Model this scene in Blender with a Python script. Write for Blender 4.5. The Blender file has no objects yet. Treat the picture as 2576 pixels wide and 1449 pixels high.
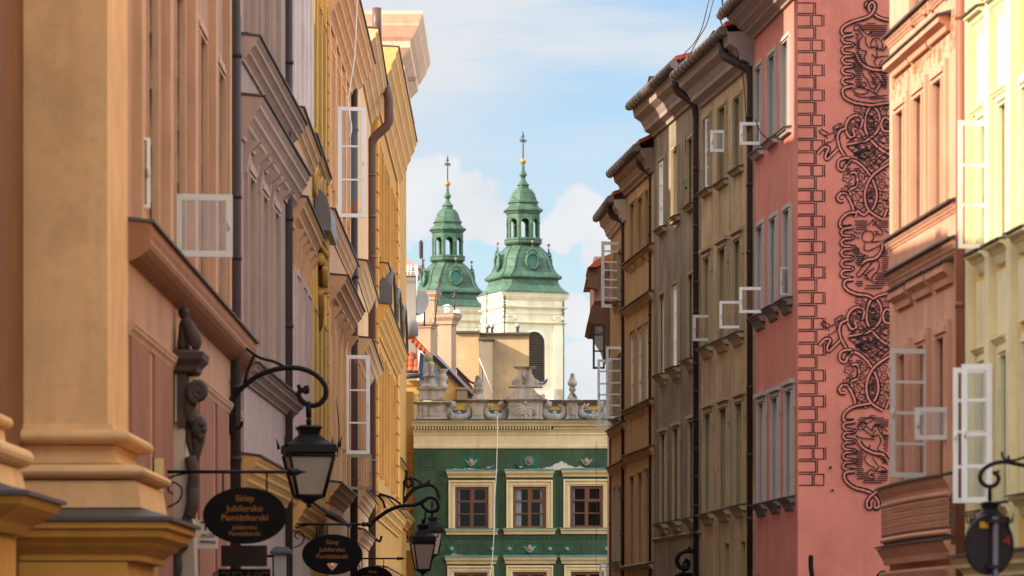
import bpy, bmesh, math, random
from mathutils import Vector, Matrix
random.seed(7)
R = math.radians
scene = bpy.context.scene
col = scene.collection

# ------------------------------------------------------------------ camera, sky, sun, exposure
F, HX, HY, CZ = 10000.0, 1288.0, 1600.0, 1.7      # focal length and vanishing point in photo units (2576 wide)
cam_d = bpy.data.cameras.new("camera")
cam = bpy.data.objects.new("camera", cam_d)
col.objects.link(cam)
scene.camera = cam
cam.location = (0, 0, CZ)
cam.rotation_euler = (R(90), 0, 0)
cam_d.sensor_width = 36.0
cam_d.lens = 36.0 * F / 2576.0
cam_d.shift_y = (HY - 724.5) / 2576.0
cam_d.clip_start = 0.5
cam_d.clip_end = 5000
cam_d.dof.use_dof = True
cam_d.dof.focus_distance = 110.0
cam_d.dof.aperture_fstop = 3.3

SUN_DIR = Vector((0.90, 0.42, -0.455)).normalized()      # the way the light travels
SUN_EL = math.asin(-SUN_DIR.z)
SUN_AZ = math.atan2(-SUN_DIR.x, -SUN_DIR.y)               # clockwise from +Y
sun_d = bpy.data.lights.new("sun", 'SUN')
sun = bpy.data.objects.new("sun", sun_d)
col.objects.link(sun)
sun_d.energy = 2.9
sun_d.angle = R(0.6)
sun_d.color = (1.0, 0.87, 0.69)
sun.rotation_euler = SUN_DIR.to_track_quat('-Z', 'Y').to_euler()
sun.location = (-60, -30, 60)

scene.view_settings.view_transform = 'Standard'
scene.view_settings.look = 'None'
scene.view_settings.gamma = 1.0
scene.view_settings.exposure = 1.68

world = bpy.data.worlds.new("World")
scene.world = world
world.use_nodes = True
def build_sky():
    nt = world.node_tree
    nt.nodes.clear()
    N, Lk = nt.nodes, nt.links
    out = N.new('ShaderNodeOutputWorld')
    bg = N.new('ShaderNodeBackground')
    bg.inputs['Strength'].default_value = 0.15
    sky = N.new('ShaderNodeTexSky')
    sky.sky_type = 'NISHITA'
    sky.sun_disc = False
    sky.sun_elevation = SUN_EL
    sky.sun_rotation = SUN_AZ
    sky.air_density = 1.0
    sky.dust_density = 0.6
    sky.ozone_density = 1.5
    tc = N.new('ShaderNodeTexCoord')
    sep = N.new('ShaderNodeSeparateXYZ')
    Lk.new(tc.outputs['Generated'], sep.inputs[0])
    def math_(op, a, b=None, clamp=False):
        n = N.new('ShaderNodeMath'); n.operation = op; n.use_clamp = clamp
        for i, v in enumerate((a, b)):
            if v is None: continue
            if isinstance(v, (int, float)): n.inputs[i].default_value = v
            else: Lk.new(v, n.inputs[i])
        return n.outputs[0]
    yy = math_('MAXIMUM', sep.outputs['Y'], 0.02)
    u = math_('DIVIDE', sep.outputs['X'], yy)          # direction slopes: cloud positions on the sky dome
    v = math_('DIVIDE', sep.outputs['Z'], yy)
    comb = N.new('ShaderNodeCombineXYZ')
    Lk.new(u, comb.inputs[0]); Lk.new(v, comb.inputs[1])
    def noise(scale, det, rough, sx=1.0, sy=1.0, off=0.0):
        mp = N.new('ShaderNodeMapping')
        mp.inputs['Scale'].default_value = (sx, sy, 1)
        mp.inputs['Location'].default_value = (off, off * .7, 0)
        Lk.new(comb.outputs[0], mp.inputs[0])
        n = N.new('ShaderNodeTexNoise')
        n.inputs['Scale'].default_value = scale
        n.inputs['Detail'].default_value = det
        n.inputs['Roughness'].default_value = rough
        Lk.new(mp.outputs[0], n.inputs['Vector'])
        return n.outputs['Fac']
    nz = noise(130, 6, 0.55)
    nz2 = noise(45, 4, 0.5, off=3.1)
    def blob(px, py, rx, ry):
        cx, cy = (px - HX) / F, (HY - py) / F
        a = math_('DIVIDE', math_('SUBTRACT', u, cx), rx / F)
        b = math_('DIVIDE', math_('SUBTRACT', v, cy), ry / F)
        d = math_('SQRT', math_('ADD', math_('MULTIPLY', a, a), math_('MULTIPLY', b, b)))
        return math_('SUBTRACT', 1.0, d)
    blobs = None
    for bb in ((1075, 500, 120, 125), (1170, 520, 130, 105), (1250, 560, 90, 70), (1010, 470, 90, 100),
               (1440, 550, 75, 85), (1490, 560, 90, 75), (1405, 590, 60, 55), (1480, 930, 110, 90), (1440, 800, 70, 60), (1560, 620, 120, 90)):
        o = blob(*bb)
        blobs = o if blobs is None else math_('MAXIMUM', blobs, o)
    nsum = math_('ADD', math_('MULTIPLY', math_('SUBTRACT', nz, 0.5), 1.3), math_('MULTIPLY', math_('SUBTRACT', nz2, 0.5), 0.5))
    m = math_('ADD', blobs, nsum)
    mask = N.new('ShaderNodeMapRange'); mask.interpolation_type = 'SMOOTHSTEP'
    mask.inputs['From Min'].default_value = -0.02; mask.inputs['From Max'].default_value = 0.26
    Lk.new(m, mask.inputs['Value'])
    w = noise(28, 5, 0.55, sx=0.35, sy=2.2, off=1.3)
    wm = N.new('ShaderNodeMapRange'); wm.interpolation_type = 'SMOOTHSTEP'
    wm.inputs['From Min'].default_value = 0.36; wm.inputs['From Max'].default_value = 0.68
    wm.inputs['To Max'].default_value = 0.85
    Lk.new(w, wm.inputs['Value'])
    hi = N.new('ShaderNodeMapRange'); hi.interpolation_type = 'SMOOTHSTEP'      # more veil higher up
    hi.inputs['From Min'].default_value = (HY - 620) / F; hi.inputs['From Max'].default_value = (HY - 160) / F
    Lk.new(v, hi.inputs['Value'])
    wisp = math_('MULTIPLY', wm.outputs[0], math_('ADD', math_('MULTIPLY', hi.outputs[0], 0.75), 0.25))
    lf = N.new('ShaderNodeMapRange'); lf.interpolation_type = 'SMOOTHSTEP'  # whitening at the left is sun glow painted into the sky
    lf.inputs['From Min'].default_value = (1560 - HX) / F; lf.inputs['From Max'].default_value = (980 - HX) / F
    Lk.new(u, lf.inputs['Value'])
    wisp = math_('ADD', wisp, math_('MULTIPLY', math_('MULTIPLY', lf.outputs[0], hi.outputs[0]), 0.85), True)
    tint = N.new('ShaderNodeMix'); tint.data_type = 'RGBA'; tint.blend_type = 'MULTIPLY'
    tint.inputs['Factor'].default_value = 1.0
    Lk.new(sky.outputs[0], tint.inputs['A'])
    tint.inputs['B'].default_value = SKY_TINT
    m1 = N.new('ShaderNodeMix'); m1.data_type = 'RGBA'
    Lk.new(wisp, m1.inputs['Factor']); Lk.new(tint.outputs['Result'], m1.inputs['A'])
    m1.inputs['B'].default_value = VEIL_AND_GLOW
    m2 = N.new('ShaderNodeMix'); m2.data_type = 'RGBA'
    Lk.new(mask.outputs[0], m2.inputs['Factor']); Lk.new(m1.outputs['Result'], m2.inputs['A'])
    cs = N.new('ShaderNodeMix'); cs.data_type = 'RGBA'                    # cloud body: whiter crests, greyer hollows
    Lk.new(nz2, cs.inputs['Factor'])
    cs.inputs['A'].default_value = CLOUD_LO; cs.inputs['B'].default_value = CLOUD_HI
    Lk.new(cs.outputs['Result'], m2.inputs['B'])
    # added bright sheet overhead, out of view, as fill light for the street
    ov = N.new('ShaderNodeMapRange'); ov.interpolation_type = 'SMOOTHSTEP'
    ov.inputs['From Min'].default_value = 0.16; ov.inputs['From Max'].default_value = 0.38; ov.inputs['To Max'].default_value = 0.9
    Lk.new(sep.outputs['Z'], ov.inputs['Value'])
    m3 = N.new('ShaderNodeMix'); m3.data_type = 'RGBA'
    Lk.new(ov.outputs[0], m3.inputs['Factor']); Lk.new(m2.outputs['Result'], m3.inputs['A']); zen = N.new('ShaderNodeMapRange'); zen.interpolation_type = 'SMOOTHSTEP'          # the added fill dims towards the zenith
    zen.inputs['From Min'].default_value = 0.55; zen.inputs['From Max'].default_value = 0.92
    Lk.new(sep.outputs['Z'], zen.inputs['Value'])
    m4 = N.new('ShaderNodeMix'); m4.data_type = 'RGBA'; m4.inputs['A'].default_value = FILL_ABOVE; m4.inputs['B'].default_value = FILL_ZENITH
    Lk.new(zen.outputs[0], m4.inputs['Factor']); Lk.new(m4.outputs['Result'], m3.inputs['B'])
    Lk.new(m3.outputs['Result'], bg.inputs['Color'])
    Lk.new(bg.outputs[0], out.inputs[0])
SKY_TINT = (0.32, 0.335, 0.365, 1)
VEIL_AND_GLOW = (1.6, 1.68, 1.77, 1)
CLOUD_LO = (1.42, 1.53, 1.68, 1)
CLOUD_HI = (2.0, 2.0, 2.0, 1)
FILL_ABOVE = (6.1, 6.1, 6.2, 1)
FILL_ZENITH = (2.2, 2.5, 3.0, 1)
build_sky()

# ------------------------------------------------------------------ helpers
def lin(c):
    def g(x):
        x /= 255.0
        return x / 12.92 if x <= 0.04045 else ((x + 0.055) / 1.055) ** 2.4
    return tuple(g(x) for x in c)

def X(px, Y): return (px - HX) / F * Y
def Z(py, Y): return CZ + (HY - py) / F * Y
def at(px, py, Y): return Vector((X(px, Y), Y, Z(py, Y)))       # where a measured sight line meets the plane at depth Y

MATS = {}
def mat(name, rgb, rough=0.8, metal=0.0, var=0.12, streak=0.0, dirt=0.0, dirt_rgb=(60, 50, 42), scale=1.0, bump=0.15, bscale=40, spec=0.3, linear=False):
    """plaster, stone, paint or metal: a base colour broken by cloudy, streaky and fine variation, with a fine bump"""
    if name in MATS: return MATS[name]
    m = bpy.data.materials.new(name); m.use_nodes = True
    nt = m.node_tree; N, Lk = nt.nodes, nt.links
    b = N['Principled BSDF']
    b.inputs['Roughness'].default_value = rough
    b.inputs['Metallic'].default_value = metal
    b.inputs['Specular IOR Level'].default_value = spec
    c = rgb if linear else lin(rgb)
    if any(w in name for w in ('plaster', 'trim', 'moulding', 'strip', 'cornice', 'stucco', 'relief', 'soffit', 'reveal')):          # old lime plaster: blotches, rain streaks and grime
        var *= 1.7; streak = max(streak, .12) * 1.4
        if not dirt: dirt, dirt_rgb = .38, tuple(x * .74 for x in rgb)
    geo = N.new('ShaderNodeNewGeometry')
    def noise(sc, det, sxyz=(1, 1, 1), rough_=0.55):
        mp = N.new('ShaderNodeMapping'); mp.inputs['Scale'].default_value = sxyz
        Lk.new(geo.outputs['Position'], mp.inputs[0])
        n = N.new('ShaderNodeTexNoise'); n.inputs['Scale'].default_value = sc; n.inputs['Detail'].default_value = det
        n.inputs['Roughness'].default_value = rough_
        Lk.new(mp.outputs[0], n.inputs['Vector'])
        return n.outputs['Fac']
    def mixc(fac, a, bb, lo, hi, top=1.0):
        mr = N.new('ShaderNodeMapRange')
        mr.inputs['From Min'].default_value = lo; mr.inputs['From Max'].default_value = hi; mr.inputs['To Max'].default_value = top
        Lk.new(fac, mr.inputs['Value'])
        mx = N.new('ShaderNodeMix'); mx.data_type = 'RGBA'
        Lk.new(mr.outputs[0], mx.inputs['Factor'])
        for k, v in (('A', a), ('B', bb)):
            if isinstance(v, tuple): mx.inputs[k].default_value = (*v, 1)
            else: Lk.new(v, mx.inputs[k])
        return mx.outputs['Result']
    lo = tuple(x * (1 - var) for x in c); hi = tuple(min(0.95, x * (1 + var)) for x in c)
    cur = mixc(noise(1.1 * scale, 5), lo, hi, 0.3, 0.7)
    fine = noise(9 * scale, 6, rough_=0.65)
    dk = tuple(x * (1 - var * 1.6) for x in c)
    cur = mixc(fine, cur, dk, 0.52, 0.78, 0.6)
    if streak:
        cur = mixc(noise(2.2 * scale, 4, (1.6, 1.6, 0.12)), cur, tuple(x * (1 - streak) for x in c), 0.48, 0.72, 0.9)
        cur = mixc(noise(3.5 * scale, 4, (1.4, 1.4, 0.18)), cur, tuple(min(.95, x * (1 + streak * .5)) for x in c), 0.55, 0.8, 0.7)
    if dirt:
        cur = mixc(noise(1.7 * scale, 7, (1, 1, 0.6), 0.7), cur, lin(dirt_rgb), 0.5, 0.72, dirt)
    Lk.new(cur, b.inputs['Base Color'])
    if bump:
        bp = N.new('ShaderNodeBump'); bp.inputs['Strength'].default_value = bump; bp.inputs['Distance'].default_value = 0.02
        Lk.new(noise(bscale * scale, 4), bp.inputs['Height'])
        Lk.new(bp.outputs[0], b.inputs['Normal'])
    MATS[name] = m
    return m

def glass_dark(name, rgb=(18, 20, 24), rough=0.06):
    if name in MATS: return MATS[name]
    m = bpy.data.materials.new(name); m.use_nodes = True
    b = m.node_tree.nodes['Principled BSDF']
    b.inputs['Base Color'].default_value = (*lin(rgb), 1)
    b.inputs['Roughness'].default_value = rough
    b.inputs['IOR'].default_value = 1.6
    b.inputs['Specular IOR Level'].default_value = 0.7
    MATS[name] = m
    return m

def glass_clear(name, gl=0.11, tint=(0.93, 0.96, 0.97), rough=0.03):
    if name in MATS: return MATS[name]
    m = bpy.data.materials.new(name); m.use_nodes = True
    nt = m.node_tree; nt.nodes.clear()
    o = nt.nodes.new('ShaderNodeOutputMaterial'); mx = nt.nodes.new('ShaderNodeMixShader')
    t = nt.nodes.new('ShaderNodeBsdfTransparent'); g = nt.nodes.new('ShaderNodeBsdfGlossy')
    t.inputs[0].default_value = (*tint, 1); g.inputs['Roughness'].default_value = rough
    mx.inputs[0].default_value = gl
    nt.links.new(t.outputs[0], mx.inputs[1]); nt.links.new(g.outputs[0], mx.inputs[2]); nt.links.new(mx.outputs[0], o.inputs[0])
    MATS[name] = m
    return m

SPLIT = {'pilaster', 'pilaster_strip', 'apron_panel', 'console', 'lower_panel', 'corbel', 'colonnette', 'wall_fixing'}
class MB:
    """collects faces in world coordinates; build() links them as ONE mesh object under its parent"""
    def __init__(s): s.v = []; s.f = []; s.mi = []; s.sm = []
    def poly(s, pts, mi=0, smooth=False):
        i = len(s.v); s.v += [tuple(p) for p in pts]; s.f.append(tuple(range(i, i + len(pts)))); s.mi.append(mi); s.sm.append(smooth)
    def grid(s, rows, mi=0, smooth=False, close=False, capa=False, capb=False):
        i = len(s.v); n = len(rows[0])
        for r in rows: s.v += [tuple(p) for p in r]
        for a in range(len(rows) - 1):
            for b in range(n if close else n - 1):
                c = (b + 1) % n
                s.f.append((i + a * n + b, i + a * n + c, i + (a + 1) * n + c, i + (a + 1) * n + b)); s.mi.append(mi); s.sm.append(smooth)
        if capa: s.f.append(tuple(i + b for b in range(n))[::-1]); s.mi.append(mi); s.sm.append(False)
        if capb: s.f.append(tuple(i + (len(rows) - 1) * n + b for b in range(n))); s.mi.append(mi); s.sm.append(False)
    def hexa(s, p, mi=0):
        """eight corners: bottom ring then top ring"""
        s.grid([p[:4], p[4:]], mi, close=True, capa=True, capb=True)
    def box(s, x0, x1, y0, y1, z0, z1, mi=0):
        s.hexa([(x0, y0, z0), (x1, y0, z0), (x1, y1, z0), (x0, y1, z0), (x0, y0, z1), (x1, y0, z1), (x1, y1, z1), (x0, y1, z1)], mi)
    def prism(s, pts, off, mi=0):
        """flat outline pushed along off"""
        o = Vector(off)
        s.grid([[Vector(p) for p in pts], [Vector(p) + o for p in pts]], mi, close=True, capa=True, capb=True)
    def tube(s, path, r, n=8, mi=0, smooth=True):
        path = [Vector(p) for p in path]
        if len(path) < 2: return
        rad = r if callable(r) else (lambda t: r)
        rows = []; prev = None
        for k, p in enumerate(path):
            d = (path[min(k + 1, len(path) - 1)] - path[max(k - 1, 0)])
            if d.length < 1e-9: d = Vector((0, 0, 1))
            d.normalize()
            ref = prev if prev is not None else (Vector((0, 1, 0)) if abs(d.y) < 0.9 else Vector((1, 0, 0)))
            a = ref - d * ref.dot(d)
            if a.length < 1e-6: a = d.orthogonal()
            a.normalize(); b = d.cross(a); prev = a
            q = rad(k / (len(path) - 1))
            rows.append([p + (a * math.cos(2 * math.pi * j / n) + b * math.sin(2 * math.pi * j / n)) * q for j in range(n)])
        s.grid(rows, mi, smooth, close=True, capa=True, capb=True)
    def lathe(s, prof, cx, cy, n=16, mi=0, smooth=True, sx=1.0, sy=1.0):
        rows = [[(cx + r * sx * math.cos(2 * math.pi * j / n), cy + r * sy * math.sin(2 * math.pi * j / n), z) for j in range(n)] for r, z in prof]
        s.grid(rows, mi, smooth, close=True, capa=True, capb=True)
    def ball(s, c, r, n=12, mi=0, sx=1, sy=1, sz=1):
        c = Vector(c); m = max(4, n // 2); rows = []
        for a in range(m + 1):
            t = -math.pi / 2 + math.pi * a / m
            q = max(1e-4, math.cos(t))
            rows.append([c + Vector((r * sx * q * math.cos(2 * math.pi * j / n), r * sy * q * math.sin(2 * math.pi * j / n), r * sz * math.sin(t))) for j in range(n)])
        s.grid(rows, mi, True, close=True)
    def sweep(s, foot, prof, mi=0, cap=True):
        """profile [(outward offset, z)] carried round a convex footprint with mitred corners"""
        rows = []
        n = len(foot)
        for off, z in prof:
            ring = []
            for k in range(n):
                p0, p1, p2 = Vector(foot[k - 1]), Vector(foot[k]), Vector(foot[(k + 1) % n])
                e1, e2 = (p1 - p0).normalized(), (p2 - p1).normalized()
                n1, n2 = Vector((e1.y, -e1.x)), Vector((e2.y, -e2.x))
                bis = (n1 + n2); bis = bis / max(1e-6, bis.dot(n1))
                q = p1 + bis * off
                ring.append((q.x, q.y, z))
            rows.append(ring)
        s.grid(rows, mi, False, close=True, capa=cap, capb=cap)
    def islands(s):
        par = list(range(len(s.v)))
        def find(a):
            while par[a] != a: par[a] = par[par[a]]; a = par[a]
            return a
        for f in s.f:
            for b in f[1:]: par[find(b)] = find(f[0])
        out = {}
        for f, mi, sm in zip(s.f, s.mi, s.sm):
            q = out.setdefault(find(f[0]), MB()); i = len(q.v)
            q.v += [s.v[a] for a in f]; q.f.append(tuple(range(i, i + len(f)))); q.mi.append(mi); q.sm.append(sm)
        return list(out.values())
    def build(s, name, mats, parent=None, origin=None):
        me = bpy.data.meshes.new(name)
        o = bpy.data.objects.new(name, me)
        col.objects.link(o)
        base = Vector((0, 0, 0))
        if parent is not None:
            o.parent = parent
            q = parent
            while q is not None: base += q.location; q = q.parent
        elif origin is not None:
            o.location = origin; base = Vector(origin)
        me.from_pydata([tuple(Vector(p) - base) for p in s.v], [], s.f)
        if not isinstance(mats, (list, tuple)): mats = [mats]
        for m in mats: me.materials.append(m)
        me.polygons.foreach_set('material_index', s.mi)
        me.polygons.foreach_set('use_smooth', s.sm)
        bm = bmesh.new(); bm.from_mesh(me)
        bmesh.ops.remove_doubles(bm, verts=bm.verts, dist=1e-5)
        bmesh.ops.recalc_face_normals(bm, faces=bm.faces)
        bm.to_mesh(me); bm.free()
        return o

def thing(name, loc, label, cat, group=None):
    o = bpy.data.objects.new(name, None); col.objects.link(o)
    o.location = loc; o.empty_display_size = 0.3
    tag(o, label, cat, group)
    return o
def tag(o, label=None, cat=None, group=None, kind=None):
    if label: o['label'] = label
    if cat: o['category'] = cat
    if group: o['group'] = group
    if kind: o['kind'] = kind
    return o

def smooth(pts, k=6, closed=False):
    """Catmull-Rom through the given points"""
    P = [Vector(p) for p in pts]; n = len(P); out = []
    if n < 3: return P
    for i in range(n if closed else n - 1):
        p0, p1, p2, p3 = (P[(i - 1) % n], P[i], P[(i + 1) % n], P[(i + 2) % n]) if closed else (P[max(i - 1, 0)], P[i], P[i + 1], P[min(i + 2, n - 1)])
        for j in range(k):
            t = j / k
            out.append(0.5 * ((2 * p1) + (p2 - p0) * t + (2 * p0 - 5 * p1 + 4 * p2 - p3) * t * t + (3 * p1 - p0 - 3 * p2 + p3) * t ** 3))
    out.append(P[0] if closed else P[-1])
    return out
def iron(pts, Y, k=6): return smooth([at(a, b, Y) for a, b in pts], k)

class Fac:
    """a street facade: near edge (px, depth) and far edge (px, depth); u runs away from the camera, n out into the street"""
    def __init__(s, pn, Yn, pf, Yf):
        s.A = Vector((X(pn, Yn), Yn)); B = Vector((X(pf, Yf), Yf))
        s.L = (B - s.A).length; s.U = (B - s.A) / s.L
        nn = Vector((s.U.y, -s.U.x))
        if s.A.x > 0: nn = -nn
        s.N = nn
    def u(s, px):
        k = (px - HX) / F
        return (k * s.A.y - s.A.x) / (s.U.x - k * s.U.y)
    def Y(s, u): return s.A.y + s.U.y * u
    def z(s, px, py): return Z(py, s.Y(s.u(px)))
    def pt(s, u, n, z):
        p = s.A + s.U * u + s.N * n
        return Vector((p.x, p.y, z))
    def box(s, mb, u0, u1, z0, z1, n0, n1, mi=0):
        mb.hexa([s.pt(u0, n0, z0), s.pt(u1, n0, z0), s.pt(u1, n1, z0), s.pt(u0, n1, z0), s.pt(u0, n0, z1), s.pt(u1, n0, z1), s.pt(u1, n1, z1), s.pt(u0, n1, z1)], mi)
    def prof(s, mb, u0, u1, pr, mi=0, m0=0.0, m1=0.0):
        """outline [(n, z)] run along the wall; m0/m1 make it return round the ends"""
        a = [s.pt(u0 - m0 * n, n, z) for n, z in pr]; b = [s.pt(u1 + m1 * n, n, z) for n, z in pr]
        mb.grid([a, b], mi, close=True, capa=True, capb=True)

WHITE = mat('white_paint', (246, 245, 243), rough=0.5, var=0.06, bump=0.05)
GREYW = mat('weathered_white_paint', (202, 198, 192), rough=0.6, var=0.1, bump=0.05)
DARKPIPE = mat('dark_brown_sheet_metal', (54, 40, 37), rough=0.6, var=0.18, streak=.15, bump=0.04, spec=0.22)
FLASH = mat('lead_flashing', (66, 62, 62), rough=0.5, var=0.2, bump=0.06, spec=0.5)
IRON = mat('black_wrought_iron', (15, 12, 12), rough=0.6, var=0.2, bump=0.05, spec=0.22)
PANE = glass_dark('window_glass')
CLEAR = glass_clear('open_sash_glass')
TILE = mat('orange_roof_tile', (178, 88, 52), rough=0.8, var=0.3, bump=0.4, bscale=14)

class House:
    def __init__(s, label, fac, ztop, wall, reveal=None, depth=9.0, name='town_house', cat='house', zbase=0.0, group=None, u0=None, u1=None):
        s.f = fac; s.wm = wall; s.rm = reveal or wall; s.holes = []; s.D = depth; s.ztop = ztop; s.zb = zbase
        s.u0 = 0.0 if u0 is None else u0; s.u1 = fac.L if u1 is None else u1
        p = fac.pt((s.u0 + s.u1) / 2, 0, zbase)
        s.root = thing(name, (p.x, p.y, p.z), label, cat, group)
    # -- windows: opening between far px and near px on the wall plane
    def win(s, pa, pb, top, bot, d=0.22, sur=0.0, surn=0.045, surm=None, sill=None, hood=None, pane=None, frame=None, consoles=False, pad=0.0, keys=0, trimm=None, hoodgap=0.0):
        f = s.f; ua, ub = sorted((f.u(pa), f.u(pb)))
        ua -= pad; ub += pad
        zt, zb = f.z(*top), f.z(*bot)
        s.holes.append((ua, ub, zb, zt, d))
        fm = frame or GREYW
        mb = MB(); t = 0.06; n0, n1 = -d + 0.01, -d + 0.07
        f.box(mb, ua, ua + t, zb, zt, n0, n1); f.box(mb, ub - t, ub, zb, zt, n0, n1)
        f.box(mb, ua + t, ub - t, zt - t, zt, n0, n1); f.box(mb, ua + t, ub - t, zb, zb + t, n0, n1)
        um = (ua + ub) / 2
        f.box(mb, um - .03, um + .03, zb + t, zt - t, n0, n1 - .008)
        for q in (0.34, 0.67):
            zz = zb + (zt - zb) * q
            f.box(mb, ua + t, um - .03, zz - .02, zz + .02, n0, n1 - .016); f.box(mb, um + .03, ub - t, zz - .02, zz + .02, n0, n1 - .016)
        w = mb.build('window', fm, s.root)
        g = MB(); nn = -d + 0.025
        g.poly([f.pt(ua, nn, zb), f.pt(ub, nn, zb), f.pt(ub, nn, zt), f.pt(ua, nn, zt)]); g.build('pane', pane or PANE, w)
        tm = trimm or surm or s.wm
        if sur:
            q = MB(); a = sur
            f.box(q, ua - a, ua, zb, zt, -0.03, surn); f.box(q, ub, ub + a, zb, zt, -0.03, surn); f.box(q, ua - a, ub + a, zt, zt + a * 1.15, -0.03, surn)
            f.box(q, ua - a * .45, ua - a * .1, zb, zt + .002, surn, surn + .025); f.box(q, ub + a * .1, ub + a * .45, zb, zt + .002, surn, surn + .025)
            f.box(q, ua - a * .45, ub + a * .45, zt + a * .3, zt + a * .7, surn, surn + .025)
            if keys:
                for e in ((ua - a - .05, ua - a), (ub + a, ub + a + .05)):
                    f.box(q, e[0], e[1], zt - .28, zt + a * 1.15, -0.03, surn)
                f.box(q, ua - a - .08, ub + a + .08, zt + a * 1.15, zt + a * 1.15 + .07, -.03, surn + .06)
            q.build('surround', surm or s.wm, w)
        if sill:
            pr, th = sill
            q = MB(); e = sur + 0.07
            f.prof(q, ua - e, ub + e, [(0, zb - th), (pr * .55, zb - th), (pr * .75, zb - th * .5), (pr, zb - th * .45), (pr, zb - .025), (0, zb)], 0)
            f.prof(q, ua - e - .02, ub + e + .02, [(0, zb + .004), (pr + .03, zb - .021), (pr + .03, zb - .003), (0, zb + .03)], 1)
            if consoles:
                wd = (ub - ua + 2 * e)
                f.prof(q, ua - e + wd * .08, ub + e - wd * .08, [(0, zb - th - .13), (pr * .25, zb - th - .1), (pr * .5, zb - th), (0, zb - th)], 0)
            q.build('sill', [tm, FLASH], w)
        if hood:
            pr, th, gap = hood
            q = MB(); e = sur + 0.1; h0 = zt + (sur * 1.15 if sur else 0) + gap
            f.prof(q, ua - e, ub + e, [(0, h0), (pr * .35, h0), (pr * .45, h0 + th * .35), (pr * .85, h0 + th * .55), (pr, h0 + th * .6), (pr, h0 + th), (0, h0 + th * 1.15)], 0, .3, .3)
            f.prof(q, ua - e - pr * .3 - .02, ub + e + pr * .3 + .02, [(0, h0 + th * 1.15 + .004), (pr + .03, h0 + th + .004), (pr + .03, h0 + th + .024), (0, h0 + th * 1.15 + .05)], 1)
            q.build('hood', [tm, FLASH], w)
        return w
    def course(s, name, top, thick, pr, m=None, pa=None, pb=None, flash=True, steps=3, round_=False, e=0.0):
        f = s.f; zt = top if isinstance(top, (int, float)) else f.z(*top)
        u0, u1 = (s.u0, s.u1) if pa is None else sorted((f.u(pa), f.u(pb)))
        u0 -= e; u1 += e
        q = MB()
        if round_:
            pts = [(0, zt - thick)] + [(pr * math.sin(math.pi * t / 8) ** .8 * 1.0, zt - thick * (1 - t / 8) * .96 - thick * .04) for t in range(1, 6)] + [(pr, zt - thick * .25), (pr, zt), (0, zt + .03)]
        else:
            pts = [(0, zt - thick)]
            for k in range(steps):
                a, b = pr * (k + .45) / steps, pr * (k + 1) / steps
                z0 = zt - thick * (1 - k / steps); z1 = zt - thick * (1 - (k + .75) / steps)
                pts += [(a, z0), (a + .005, z0 + thick * .35 / steps), (b, z1)]
            pts += [(pr, zt), (0, zt + .03)]
        f.prof(q, u0, u1, pts, 0)
        if flash:
            f.prof(q, u0 - .02, u1 + .02, [(0, zt + .034), (pr + .04, zt + .004), (pr + .04, zt + .03), (0, zt + .07)], 1)
        return q.build(name, [m or s.wm, FLASH], s.root)
    def finish(s, extra=None, roof=None, pitch=0.9, back=True, top_flat=False):
        f = s.f; mb = MB(); u0, u1, z0, z1 = s.u0, s.u1, s.zb, s.ztop
        us = sorted({u0, u1, *[h[0] for h in s.holes], *[h[1] for h in s.holes]}); us = [a for a in us if u0 <= a <= u1]
        zs = sorted({z0, z1, *[h[2] for h in s.holes], *[h[3] for h in s.holes]}); zs = [a for a in zs if z0 <= a <= z1]
        for i in range(len(us) - 1):
            for j in range(len(zs) - 1):
                uc, zc = (us[i] + us[i + 1]) / 2, (zs[j] + zs[j + 1]) / 2
                if any(h[0] < uc < h[1] and h[2] < zc < h[3] for h in s.holes): continue
                mb.poly([f.pt(us[i], 0, zs[j]), f.pt(us[i + 1], 0, zs[j]), f.pt(us[i + 1], 0, zs[j + 1]), f.pt(us[i], 0, zs[j + 1])])
        for a, b, c, e, d in s.holes:
            for p, q in (((a, c), (a, e)), ((b, c), (b, e)), ((a, e), (b, e)), ((a, c), (b, c))):
                mb.poly([f.pt(p[0], 0, p[1]), f.pt(q[0], 0, q[1]), f.pt(q[0], -d, q[1]), f.pt(p[0], -d, p[1])], 1)
        D = s.D
        mb.poly([f.pt(u0, 0, z0), f.pt(u0, -D, z0), f.pt(u0, -D, z1), f.pt(u0, 0, z1)])
        mb.poly([f.pt(u1, 0, z0), f.pt(u1, -D, z0), f.pt(u1, -D, z1), f.pt(u1, 0, z1)])
        mb.poly([f.pt(u0, -D, z0), f.pt(u1, -D, z0), f.pt(u1, -D, z1), f.pt(u0, -D, z1)])
        mb.poly([f.pt(u0, 0, z1), f.pt(u1, 0, z1), f.pt(u1, -D, z1), f.pt(u0, -D, z1)])
        w = mb.build('wall', [s.wm, s.rm], s.root)
        if roof is not None:
            ov, zr = roof if isinstance(roof, tuple) else (0.0, z1)
            q = MB(); h = pitch * D / 2
            f.prof(q, u0 - .02, u1 + .02, [(ov, zr), (ov, zr + .08), (-D / 2, zr + h + .08), (-D - .1, zr + .08), (-D - .1, zr), (-D / 2, zr + h)], 0)
            for e in (u0, u1):
                q.poly([f.pt(e, 0, zr), f.pt(e, -D / 2, zr + h), f.pt(e, -D, zr)], 1)
            q.build('roof', [TILE, s.wm], s.root)
        return w
    def part(s, name, mb, m):
        if name in SPLIT: return [q.build(name, m, s.root) for q in mb.islands()]
        return mb.build(name, m, s.root)

def drainpipe(root, path, r, joints=(), m=None, n=12):
    """downpipe with a slightly wider sleeve at each joint"""
    mb = MB(); mb.tube(path, r, n)
    for z in joints:
        p = Vector(path[0]); mb.tube([(p.x, p.y, z), (p.x, p.y, z + .07)], r * 1.12, n)
    return mb.build('drainpipe', m or DARKPIPE, root)

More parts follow.
